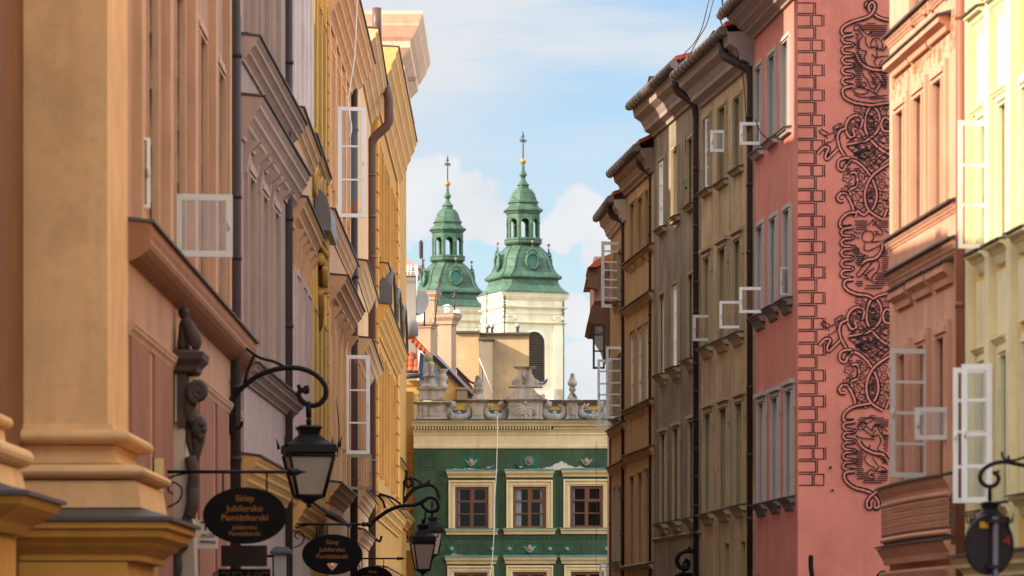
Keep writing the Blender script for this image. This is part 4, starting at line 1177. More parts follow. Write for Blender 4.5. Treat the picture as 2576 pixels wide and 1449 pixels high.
HON = mat('honey_yellow_plaster', (198, 146, 72), var=.06, streak=.1)
HONT = mat('honey_trim', (222, 166, 88), var=.06)
def honey_house():
    f = Fac(945, 110.0, 1001, 131.3)
    h = House('honey yellow house with three small gabled hoods and quoins', f, 17.2, HON, HON)
    def px(Y): return HX + (f.A + f.U * ((Y - f.A.y) / f.U.y)).x / Y * F
    def py(z, Y): return HY - (z - CZ) / Y * F
    for a in (112.5, 118.0, 124.0):
        for zt, zb in ((15.4, 12.4), (9.6, 6.2)):
            h.win(px(a), px(a + 1.8), (px(a), py(zt, a)), (px(a), py(zb, a)), d=.2, sur=.22, surm=HONT, surn=.07)
    h.course('hood_course', 12.1, .55, .3, HONT, px(111), px(128), steps=4)
    h.course('gable_cornice', 10.9, .75, .36, HONT, px(110.3), px(130.5), steps=4)
    for a in (111.4, 117.8, 124.2):
        q = MB(); u0 = (a - 110); w = 5.4
        ar = [(u0 + w * t / 10, 11.0 + 1.25 * math.sin(math.pi * t / 10) ** .8) for t in range(11)]
        q.grid([[f.pt(u, .02, z) for u, z in ar], [f.pt(u, .40, z) for u, z in ar], [f.pt(u, .40, z - .1) for u, z in ar], [f.pt(u, .02, z - .1) for u, z in ar]], 0)
        q.grid([[f.pt(u, .32, z - .08) for u, z in ar], [f.pt(u, .32, 10.95) for u, z in ar]], 1)
        q.grid([[f.pt(ar[0][0] - .02, .0, 11.0), f.pt(ar[0][0] - .02, .42, 11.0)], [f.pt(ar[0][0] - .02, .0, 11.9), f.pt(ar[0][0] - .02, .42, 11.5)]], 0)
        h.part('gabled_hood', q, [mat('grey_zinc_canopy', (104, 98, 98)), HON])
    h.course('cornice', 5.55, .6, .3, HONT, steps=3)
    h.course('shop_cornice', 3.6, .6, .3, HONT, steps=3)
    mb = MB()
    for k in range(22):
        f.box(mb, f.L - 2.2, f.L - .05, 5.7 + k * .52, 5.7 + k * .52 + .46, -.02, .07)
    h.part('quoin', mb, HONT); mb = MB()
    for k in range(22): f.box(mb, .05, .9, 5.7 + k * .52, 5.7 + k * .52 + .46, -.02, .07)
    h.part('quoin', mb, HONT)
    h.course('eaves_cornice', 18.0, 1.5, .62, mat('honey_cornice', (222, 168, 104), var=.06), steps=5)
    mb = MB(); f.box(mb, 0, f.L, .2, 3.4, -.02, .03); h.part('shop_front', mb, mat('pinkish_shop_plaster', (196, 150, 122), var=.06, streak=.1))
    h.finish(roof=None)
    # dormer with pale metal cheek above the eaves
    mb = MB(); mb.prism([at(a, b, 131.0) for a, b in ((980, 190), (1019, 192), (1016, 232), (1006, 262), (992, 240))], (0, .4, 0)); h.part('roof_flashing', mb, mat('pale_zinc', (176, 180, 196), rough=.4, var=.12))
honey_house()
def corner_house():
    f = Fac(1001, 131.8, 1022, 141.6)
    OC = mat('plain_ochre_plaster', (196, 146, 72), var=.07, streak=.12)
    CO = mat('pale_peach_cornice', (222, 186, 162), var=.05)
    h = House('tall ochre corner house with a heavy peach cornice and round ornament', f, 21.3, OC, OC, depth=7)
    ft = [tuple(f.pt(0, -7, 0))[:2], tuple(f.pt(0, 0, 0))[:2], tuple(f.pt(f.L, 0, 0))[:2], tuple(f.pt(f.L, -7, 0))[:2]]
    zt = Z(45, 131.8)
    mb = MB(); mb.sweep(ft, [(.02, Z(165, 131.8)), (.05, Z(164, 131.8)), (.10, Z(152, 131.8)), (.40, Z(124, 131.8)), (.42, Z(108, 131.8)), (.52, Z(98, 131.8)), (.7, Z(72, 131.8)), (.72, Z(66, 131.8)), (.84, zt), (.84, zt + .1), (0, zt + .2)])
    h.part('crowning_cornice', mb, CO)
    mb = MB(); c = at(992, 176, 131.74)
    for r in (.33, .24): mb.tube([c + Vector((r * math.cos(t * .2618), 0, r * math.sin(t * .2618))) for t in range(25)], .025, 6)
    for a in (.3, 2.4, 4.5): mb.tube(smooth([c, c + Vector((.1 * math.cos(a), 0, .1 * math.sin(a))), c + Vector((.2 * math.cos(a + .5), 0, .2 * math.sin(a + .5)))], 4), .03, 6)
    h.part('round_ornament', mb, CO)
    mb = MB(); mb.sweep(ft, [(.02, Z(236, 131.8)), (.06, Z(236, 131.8)), (.30, Z(212, 131.8)), (.30, Z(206, 131.8)), (0, Z(205, 131.8))]); h.part('string_course', mb, CO)
    mb = MB()
    for k in range(4): 
        p = at(1030 + k * 4, 205, 131.6); mb.tube([p, p + Vector((.03 * (k - 1), 0, .16))], .012, 4)
    h.part('bird_spike', mb, IRON)
    for y, t, n in ((1301, .45, .3), (1178, .14, .1)): h.course('string_course', (1018, y), t, n, OC, steps=2)
    h.finish(roof=None)
corner_house()

# ------------------------------------------------------------------ carved stone figure on the salmon house, signs and lanterns
def stone_portal():
    Y = 47.0; st = mat('weathered_dark_stone', (74, 62, 56), var=.25, streak=.3, bump=.5, bscale=14); lt = mat('weathered_pale_stone', (182, 164, 146), var=.15, streak=.25, bump=.4, bscale=14)
    t = thing('portal_sculpture', (X(470, Y), Y, 0), 'dark carved stone portal sculpture crowned by a small figure, on the salmon wall', 'sculpture')
    mb = MB(); mb.box(X(420, Y), X(446, Y), Y, Y + .6, Z(1100, Y), Z(930, Y)); mb.box(X(446.5, Y), X(468, Y), Y - .06, Y + .5, Z(1075, Y), Z(930, Y)); mb.build('shaft', st, t)
    mb = MB(); mb.box(X(441, Y), X(446, Y), Y - .05, Y - .002, Z(1062, Y), Z(940, Y)); mb.build('fillet', lt, t)
    mb = MB(); mb.sweep(box_foot(X(428, Y), X(492, Y), Y - .1, Y + .6), [(-.02, Z(940, Y)), (.02, Z(934, Y)), (.03, Z(922, Y)), (.10, Z(905, Y)), (.11, Z(888, Y)), (.03, Z(882, Y)), (-.02, Z(880, Y))]); mb.build('capital', st, t)
    mb = MB(); rows = []
    for y, xa, xb, dp in ((882, 441, 478, .2), (860, 443, 474, .2), (838, 446, 474, .17), (818, 447, 476, .14), (804, 451, 472, .11), (799, 456, 468, .08)):
        cx, rx = X((xa + xb) / 2, Y), (xb - xa) / 2 / F * Y; rows.append([(cx + rx * math.cos(a * .5236), Y + .15 + dp * math.sin(a * .5236), Z(y, Y)) for a in range(12)])
    mb.grid(rows, 0, True, close=True, capa=True, capb=True)
    mb.tube(smooth([at(466, 808, Y + .05), at(477, 822, Y), at(484, 842, Y - .02), at(490, 858, Y - .02), at(488, 872, Y), at(482, 874, Y)], 5), lambda v: .055 + .03 * math.sin(v * 3), 10)
    mb.ball(at(462, 787, Y + .12), .066, 14, sz=1.2); mb.tube([at(462 + 7.5 * math.cos(k * .5), 783, Y + .12 + .035 * math.sin(k * .5) * 2) for k in range(13)], .022, 6); mb.build('crowning_figure', st, t)
    mb = MB(); spiral = [at(498 + (26 - k * .62) * .9 * math.cos(k * .32 + 1.6), 985 + (26 - k * .62) * math.sin(k * .32 + 1.6), Y - .1) for k in range(38)]
    mb.tube(spiral, .05, 8); mb.tube([at(496, 985, Y - .05), at(496, 985, Y + .4)], .13, 14)
    mb.tube(smooth([at(480, 995, Y), at(476, 1020, Y), at(480, 1045, Y), at(490, 1060, Y)], 4), .09, 8); mb.build('volute', st, t)
    mb = MB(); mb.ball(at(500, 1075, Y + .03), .12, 14, sx=.85, sz=1.25); mb.ball(at(507, 1066, Y - .06), .05, 8); mb.ball(at(512, 1082, Y - .05), .045, 8, sz=.8); mb.ball(at(506, 1098, Y - .03), .055, 8)
    mb.tube(smooth([at(486, 1050, Y + .1), at(478, 1085, Y + .08), at(480, 1120, Y + .06), at(490, 1150, Y + .06)], 4), lambda v: .07 - .03 * v, 8); mb.tube(smooth([at(498, 1105, Y + .05), at(495, 1135, Y + .05), at(488, 1175, Y + .06)], 4), lambda v: .09 - .06 * v, 8); mb.build('mask', st, t)
    mb = MB(); pts = [(440, 1062), (458, 1058), (466, 1085), (464, 1130), (470, 1180), (472, 1300), (486, 1310), (490, 1449), (420, 1449), (424, 1200), (430, 1120)]
    mb.prism([at(a, b, Y - .02) for a, b in pts], (0, .5, 0)); mb.build('console', lt, t)
    mb = MB()
    for x0, y0, x1, y1, r in ((478, 1150, 484, 1230, .07), (484, 1230, 476, 1300, .075), (470, 1300, 458, 1380, .06), (432, 1330, 444, 1400, .06), (446, 1400, 438, 1460, .055)):
        mb.tube(smooth([at(x0, y0, Y - .06), at((x0 + x1) / 2 + 5, (y0 + y1) / 2, Y - .09), at(x1, y1, Y - .06)], 5), r, 8)
    mb.build('garland', st, t)
stone_portal()

GILT = mat('faded_gold_lettering', (128, 84, 36), var=.1, bump=0)
def text_on(parent, body, x, y, z, size, m=None, name='lettering', squeeze=1.0):
    cu = bpy.data.curves.new(name, 'FONT'); cu.body = body; cu.size = size; cu.align_x = 'CENTER'; cu.align_y = 'CENTER'; cu.extrude = .003; cu.offset = size * .012
    tmp = bpy.data.objects.new('text_source', cu); col.objects.link(tmp)
    bpy.context.view_layer.update()
    me = bpy.data.meshes.new_from_object(tmp.evaluated_get(bpy.context.evaluated_depsgraph_get())); me.name = name
    bpy.data.objects.remove(tmp); bpy.data.curves.remove(cu)
    o = bpy.data.objects.new(name, me); col.objects.link(o)
    me.materials.clear(); me.materials.append(m or GILT)
    if parent: o.parent = parent; b = parent.location
    else: b = Vector((0, 0, 0))
    o.location = (x - b.x, y - b.y, z - b.z); o.rotation_euler = (R(90), 0, 0); o.scale = (squeeze, 1, 1)
    return o
def oval_sign(px, py, Y, w, hgt, label, lines, bar, gem=False, group='black oval shop signs on iron arms'):
    c = at(px, py, Y)
    t = thing('hanging_sign', c, label, 'sign', group)
    BLK = mat('black_enamel', (13, 10, 11), rough=.7, var=.2, bump=.03, spec=.12)
    mb = MB(); n = 40
    ring = lambda k, yy: [(c.x + w / 2 * k * math.cos(2 * math.pi * j / n), yy, c.z + hgt / 2 * k * math.sin(2 * math.pi * j / n)) for j in range(n)]
    mb.grid([ring(.97, Y - .02), ring(1, Y - .012), ring(1, Y + .012), ring(.97, Y + .02)], 0, close=True, capa=True, capb=True); mb.build('board', BLK, t)
    for body, dz, sz, sq in lines: text_on(t, body, c.x, Y - .024, c.z + dz * hgt, sz * hgt * .9, squeeze=sq)
    if gem:
        mb = MB(); z = c.z - .30 * hgt; mb.prism([(c.x - .1, Y - .026, z + .05), (c.x, Y - .026, z + .07), (c.x + .1, Y - .026, z + .05), (c.x + .05, Y - .026, z - .02), (c.x, Y - .026, z - .07), (c.x - .05, Y - .026, z - .02)], (0, -.008, 0)); mb.build('gem_emblem', mat('pale_gold_emblem', (196, 146, 110)), t)
        mb = MB(); mb.ball((c.x, Y - .036, z + .025), .03, 10); mb.build('pearl', mat('bright_gold', (236, 190, 130), rough=.3), t)
    (bx0, by, bx1) = bar
    p0, p1 = at(bx0, by, Y), at(bx1, by, Y)
    mb = MB(); mb.tube([p0, p1], .02, 8)
    tip = [(0, -.16), (.045, -.1), (.03, -.08), (.05, -.05), (.02, -.02), (.02, 0)]
    mb.tube([p1 + Vector((a, 0, 0)) for a in (-.02, .02, .05, .09, .13, .2)], lambda q: (.02, .05, .03, .045, .02, .004)[min(5, int(q * 5.01))], 8)
    for sx in (-.26, .26): mb.tube([Vector((c.x + sx * w, Y, p0.z)), Vector((c.x + sx * w, Y, c.z + hgt * .42))], .012, 6)
    s = 1 if True else 1
    mb.tube(smooth([p0 + Vector((0, 0, -.42)), p0 + Vector((.16, 0, -.34)), p0 + Vector((.2, 0, -.2)), p0 + Vector((.1, 0, -.12)), p0 + Vector((.04, 0, -.2)), p0 + Vector((.1, 0, -.26))], 6), .013, 6)
    mb.tube(smooth([p0 + Vector((0, 0, -.1)), p0 + Vector((.1, 0, -.05)), p0 + Vector((.24, 0, -.02)), p0 + Vector((.34, 0, 0))], 5), .012, 6)
    mb.build('iron_arm', IRON, t)
    return t
L_A = [('Sklep', .30, .17, 1.0), ('Jubilersko', .12, .17, 1.05), ('Pamiątkarski', -.04, .17, 1.05), ('Jubilersko', -.21, .12, 1.0), ('Pamiątkarski', -.32, .12, 1.0)]
L_B = [('Sklep', .30, .17, 1.0), ('Jubilersko', .12, .17, 1.05), ('Pamiątkarski', -.05, .17, 1.0)]
oval_sign(616, 1297, 45.8, .97, .655, 'large black oval sign with five lines of gold lettering', L_A, (414, 1187, 728))
oval_sign(836, 1395, 69.7, 1.06, .71, 'smaller black oval sign with a gem emblem under three gold lines', L_B, (736, 1319, 912), gem=True)
oval_sign(938, 1460, 95.0, 1.0, .68, 'partly hidden black oval sign, farthest along the left wall', L_B, (884, 1405, 1000), gem=True)
def small_signs():
    Y = 46.6; c = at(606, 1402, Y)
    t = thing('hanging_sign', c, 'square dark shop board hanging below the large oval sign', 'sign')
    mb = MB(); mb.box(X(556, Y), X(672, Y), Y, Y + .03, Z(1425, Y), Z(1372, Y)); mb.build('board', mat('dark_brown_board', (40, 31, 29), rough=.6), t)
    mb = MB(); mb.box(X(548, Y), X(680, Y), Y - .01, Y + .04, Z(1500, Y), Z(1431, Y)); mb.build('lower_board', mat('black_enamel', (16, 13, 15)), t)
    text_on(t, 'SZEWC', X(606, Y), Y - .016, Z(1455, Y), .2, mat('dim_olive_lettering', (58, 52, 34)))
    Y = 49.0; c = at(521, 1345, Y)
    t = thing('notice_board', c, 'small white sign with dark letters behind the stone portal sculpture', 'sign')
    mb = MB(); mb.box(X(494, Y), X(548, Y), Y, Y + .03, Z(1380, Y), Z(1308, Y)); mb.build('board', mat('dull_white_enamel', (196, 184, 178), rough=.4), t)
    text_on(t, 'DUŻA', X(523, Y), Y - .006, Z(1348, Y), .06, mat('dark_lettering', (50, 44, 48))); text_on(t, 'PIWNA', X(523, Y), Y - .006, Z(1364, Y), .06, MATS['dark_lettering'])
    mb = MB(); mb.box(X(515, Y), X(519, Y), Y - .006, Y - .001, Z(1334, Y), Z(1312, Y)); mb.box(X(505, Y), X(515, Y), Y - .006, Y - .001, Z(1316, Y), Z(1311, Y)); mb.build('lettering', MATS['dark_lettering'], t)
    Y = 43.5; c = at(397, 1205, Y)
    t = thing('shop_plate', c, 'narrow pale yellow upright plate behind the pilaster base', 'sign')
    mb = MB(); mb.box(X(388, Y), X(411, Y), Y, Y + .03, Z(1256, Y), Z(1153, Y)); mb.build('plate', mat('pale_yellow_enamel', (206, 182, 120), rough=.4), t)
    mb = MB(); mb.box(X(384, Y), X(388, Y), Y - .02, Y + .05, Z(1258, Y), Z(1150, Y)); mb.box(-4.05, X(386, Y), Y, Y + .03, Z(1240, Y), Z(1235, Y)); mb.build('mount', IRON, t)
small_signs()

LGLASS = mat('frosted_lantern_glass', (150, 140, 126), rough=.35, var=.08, bump=0, spec=.5)
def lantern(px, ytop, ybot, Y, w, label, bracket, extra=(), r=.028, plate=None, group='wrought iron wall lanterns', rot=.2, stem_y=None, full=True):
    """four-sided tapering gas-lamp lantern hung from an iron bracket; px centre, ytop/ybot of the body, w width under the roof"""
    c = at(px, ytop, Y); H = (ybot - ytop) / F * Y
    t = thing('wall_lantern', (c.x, c.y, c.z - H), label, 'street lamp', group)
    def sq(k, z): return [(c.x + k * w / 2 * math.cos(rot + a) * 1.25, c.y + k * w / 2 * math.sin(rot + a) * 1.25, z) for a in (math.pi * .25, math.pi * .75, math.pi * 1.25, math.pi * 1.75)]
    if full:
        z = lambda q: c.z - H * q
        mb = MB(); mb.grid([sq(.36, z(0)), sq(.50, z(.03)), sq(.42, z(.06)), sq(.36, z(.12)), sq(.45, z(.15)), sq(.62, z(.20)), sq(.98, z(.26)), sq(1.0, z(.36)), sq(.92, z(.37)), sq(.90, z(.40))], 0, close=True, capa=True, capb=True)
        for p in sq(1.06, z(.25)): mb.tube([Vector(p) + Vector((0, 0, -.05)), Vector(p) + Vector(((p[0] - c.x) * .08, (p[1] - c.y) * .08, .12 * w))], lambda q: .035 * w * (1 - q * .8), 6)
        mb.lathe([(.02, z(-.10)), (.05 * w, z(-.06)), (.04 * w, z(0))], c.x, c.y, 10); mb.build('lantern_roof', IRON, t)
        T, B = sq(.90, z(.40)), sq(.52, z(.93))
        mb = MB()
        for i in range(4):
            a, b, a2, b2 = (Vector(q) for q in (T[i], T[(i + 1) % 4], B[i], B[(i + 1) % 4]))
            mb.tube([a, a2], .035 * w, 6); mb.tube([a, b], .03 * w, 6); mb.tube([a2, b2], .035 * w, 6)
        mb.grid([sq(.54, z(.92)), sq(.56, z(.95)), sq(.3, z(.98)), sq(.1, z(1.03))], 0, close=True, capa=True, capb=True); mb.ball((c.x, c.y, z(1.05)), .05 * w, 8)
        mb.build('lantern_frame', IRON, t)
        T, B = sq(.87, z(.405)), sq(.50, z(.925))
        for i in range(4):
            mb = MB(); mb.poly([T[i], T[(i + 1) % 4], B[(i + 1) % 4], B[i]]); mb.build('glass_pane', LGLASS, t)
    mb = MB()
    for k, pts in enumerate(bracket): mb.tube(iron(pts, Y, 6), r if k == 0 else r * .6, 8)
    for pts, rr in extra: mb.tube(iron(pts, Y, 6), rr, 6)
    if plate: mb.box(plate[0], plate[1], Y - .08, Y + .08, plate[2], plate[3])
    mb.build('bracket', IRON, t)
    return t
lantern(777, 1070, 1262, 56.3, .80, 'large wrought iron lantern on a sweeping arm beside the first downpipe',
        [[(560, 1035), (580, 1010), (610, 975), (650, 945), (700, 928), (750, 926), (790, 940), (815, 965), (820, 992), (806, 1014), (785, 1020), (764, 1012), (752, 995), (758, 980), (772, 986), (770, 970)], [(775, 1014), (778, 1075)],
         [(573, 852), (610, 870), (650, 898), (690, 910), (722, 926)], [(573, 1060), (590, 1078), (606, 1072), (609, 1060)], [(575, 868), (562, 890), (572, 910), (566, 935), (575, 960), (566, 990)], [(640, 892), (630, 915), (622, 935), (615, 970)]],
        [([(755, 980), (750, 968)], .03), ([(775, 1010), (777, 1050)], .045)], r=.037, plate=(-4.02, -3.9, Z(1092, 56.3), Z(1000, 56.3)))
lantern(1063, 1318, 1442, 103.0, .70, 'wrought iron lantern hanging in front of the green house, nearer of two',
        [[(925, 1325), (950, 1303), (980, 1283), (1010, 1273), (1042, 1270), (1062, 1262), (1080, 1252), (1096, 1256), (1103, 1272), (1098, 1284), (1082, 1286), (1070, 1280), (1062, 1268), (1066, 1258), (1076, 1258)], [(1072, 1284), (1066, 1322)],
         [(953, 1242), (985, 1252), (1008, 1268)], [(952, 1247), (964, 1262), (968, 1278)], [(945, 1355), (955, 1362), (960, 1348)]], r=.05)
lantern(1088, 1300, 1402, 137.5, .74, 'wrought iron lantern on the ochre corner house, farther of two',
        [[(1010, 1272), (1022, 1252), (1040, 1232), (1062, 1222), (1084, 1220), (1098, 1230), (1104, 1250), (1100, 1268)], [(1087, 1262), (1087, 1302)], [(1030, 1200), (1050, 1208), (1066, 1220), (1078, 1212), (1080, 1208)],
         [(1012, 1262), (1006, 1240), (1014, 1215), (1030, 1204), (1038, 1216), (1026, 1226), (1022, 1214)], [(1030, 1204), (1040, 1222), (1034, 1240), (1020, 1250)], [(1014, 1276), (1020, 1292), (1032, 1294), (1036, 1282)]],
        [([(1012, 1290), (1014, 1240), (1022, 1200), (1023, 1182)], .06)], r=.07)
def small_lantern():
    Y = 62.0; c = at(708, 1385, Y)
    t = thing('shop_lamp', (c.x, c.y, Z(1500, Y)), 'small grey box lantern under the mauve house ledge', 'lamp')
    mb = MB(); mb.sweep(box_foot(X(688, Y), X(726, Y), Y - .1, Y + .12), [(-.02, Z(1398, Y)), (.05, Z(1394, Y)), (.05, Z(1388, Y)), (-.02, Z(1376, Y)), (-.09, Z(1374, Y))]); mb.build('cap', FLASH, t)
    mb = MB(); mb.box(X(690, Y), X(722, Y), Y - .09, Y + .1, Z(1500, Y), Z(1396, Y)); mb.build('glass', mat('grey_lamp_glass', (150, 146, 140), rough=.3), t)
    mb = MB(); mb.box(X(722.2, Y), X(726, Y), Y - .1, Y + .12, Z(1500, Y), Z(1396, Y)); mb.box(X(686, Y), X(689.8, Y), Y - .1, Y + .12, Z(1500, Y), Z(1396, Y)); mb.box(-3.9, X(688, Y), Y, Y + .04, Z(1402, Y), Z(1396, Y)); mb.build('frame', IRON, t)
small_lantern()
# right-hand lamps and ironwork
lantern(2490, 1262, 1420, 37.5, .37, 'dark lantern on the curled arm at the right edge, behind the round road sign',
        [[(2800, 1238), (2740, 1215), (2660, 1190), (2600, 1176), (2560, 1168), (2530, 1162), (2500, 1166), (2475, 1180), (2465, 1200), (2472, 1216), (2488, 1224), (2506, 1218), (2512, 1202), (2504, 1190), (2498, 1192)], [(2490, 1222), (2490, 1262)], [(2521, 1136), (2523, 1150), (2537, 1158), (2560, 1156), (2590, 1146), (2660, 1130), (2740, 1120), (2800, 1112)], [(2537, 1146), (2537, 1162)], [(2504, 1190), (2514, 1184)]],
        [([(2490, 1224), (2490, 1258)], .022)], r=.02, rot=.1)
lantern(1720, 1440, 1600, 78.0, .7, 'lantern arm curling out from the tan house wall at the bottom edge',
        [[(1808, 1500), (1806, 1450), (1800, 1420), (1780, 1400), (1755, 1390), (1728, 1386), (1708, 1396), (1703, 1414), (1712, 1428), (1728, 1430), (1731, 1414), (1722, 1410)], [(1720, 1412), (1720, 1445)], [(1752, 1386), (1770, 1378), (1790, 1370), (1806, 1368), (1808, 1360), (1798, 1362)], [(1800, 1400), (1808, 1390), (1807, 1372)], [(1732, 1376), (1740, 1388)], [(1808, 1440), (1796, 1415), (1806, 1395)]], r=.045)
def scroll_iron():
    Y = 70.5; c = at(1930, 1420, Y)
    t = thing('iron_scroll', (c.x, c.y, Z(1500, Y)), 'curled black iron scroll standing out from the salmon house wall', 'ironwork')
    mb = MB()
    for pts in ([(1947, 1500), (1947, 1386)], [(1932, 1384), (1940, 1382), (1946, 1392), (1944, 1404), (1934, 1412), (1926, 1424), (1932, 1440), (1944, 1440), (1946, 1424), (1934, 1420), (1926, 1424)], [(1912, 1430), (1922, 1420), (1930, 1430), (1926, 1450), (1912, 1455)], [(1905, 1450), (1920, 1440)]):
        mb.tube(iron(pts, Y), .02, 6)
    mb.build('scroll', IRON, t)
    Y = 65.6; c = at(2041, 1425, Y)
    t = thing('iron_post', (c.x, c.y, Z(1560, Y)), 'short black iron bracket arm against the salmon end wall', 'ironwork')
    mb = MB(); mb.tube(iron([(2040, 1402), (2040, 1425), (2043, 1450), (2048, 1500)], Y), .04, 8); mb.ball(at(2040, 1402, Y), .042, 10); mb.build('arm', IRON, t)
    Y = 64.0
    t = thing('wall_hook', at(2240, 1450, Y), 'thin curved iron arm at the foot of the peach bay', 'ironwork')
    mb = MB(); mb.tube(iron([(2205, 1452), (2214, 1440), (2225, 1438), (2238, 1446), (2250, 1452), (2262, 1450)], Y), .02, 6); mb.build('arm', IRON, t)
scroll_iron()
def road_sign():
    Y = 35.5; c = at(2488, 1371, Y)
    t = thing('road_sign', (c.x, Y, 0), 'back of a round grey road sign on a pole at the lower right', 'road sign')
    BK = mat('dark_grey_sign_back', (44, 37, 42), rough=.6, var=.12, spec=.2)
    r = .273; a = R(33); ax = Vector((math.cos(a), math.sin(a), 0)); nn = Vector((math.sin(a), -math.cos(a), 0))
    mb = MB(); n = 40
    ring = lambda k, d: [c + ax * (r * k * math.cos(2 * math.pi * j / n)) + Vector((0, 0, r * k * math.sin(2 * math.pi * j / n))) + nn * d for j in range(n)]
    mb.grid([ring(.98, .0), ring(.98, .018), ring(1, .02), ring(1, -.012), ring(0.98, -.014)], 0, close=True); mb.poly(ring(.98, .0)); mb.poly(ring(.98, -.014)); mb.build('disc', BK, t)
    mb = MB(); q = c + ax * .03 + nn * .05; mb.tube([(q.x, q.y, 0), (q.x, q.y, Z(1300, Y))], .028, 12); mb.build('pole', mat('grey_galvanised_steel', (96, 90, 98), rough=.45, metal=.3), t)
    mb = MB()
    for z in (Z(1315, Y), Z(1430, Y)): mb.hexa([q + ax * s * .09 + nn * d + Vector((0, 0, dz)) for dz in (0, .03) for s, d in ((-1, -.03), (1, -.03), (1, -.045), (-1, -.045))] if False else [Vector(q + ax * s * .09 + nn * d) + Vector((0, 0, z - q.z + dz)) for dz in (0, .03) for s, d in ((-1, -.03), (1, -.03), (1, .03), (-1, .03))])
    for o_ in mb.islands(): o_.build('clamp', BK, t)
    mb = MB(); s0 = c - ax * .125 + nn * .021 + Vector((0, 0, .15)); mb.hexa([s0 + ax * x + Vector((0, 0, z)) + nn * d for d in (0, .002) for x, z in ((0, 0), (.1, 0), (.1, .055), (0, .055))]); mb.build('sticker', mat('yellow_sticker', (176, 132, 30), rough=.5), t)
    mb = MB(); s0 = c + ax * .14 + nn * .021 + Vector((0, 0, .02))
    for x, z0, z1 in ((0, 0, .03), (.03, .0, .05), (.06, -.02, .06)): mb.hexa([s0 + ax * (x + e) + Vector((0, 0, z)) + nn * d for d in (0, .002) for e, z in ((0, z0), (.018, z0), (.018, z1), (0, z1))])
    mb.build('sticker', mat('red_sticker', (150, 44, 40), rough=.5), t)
road_sign()
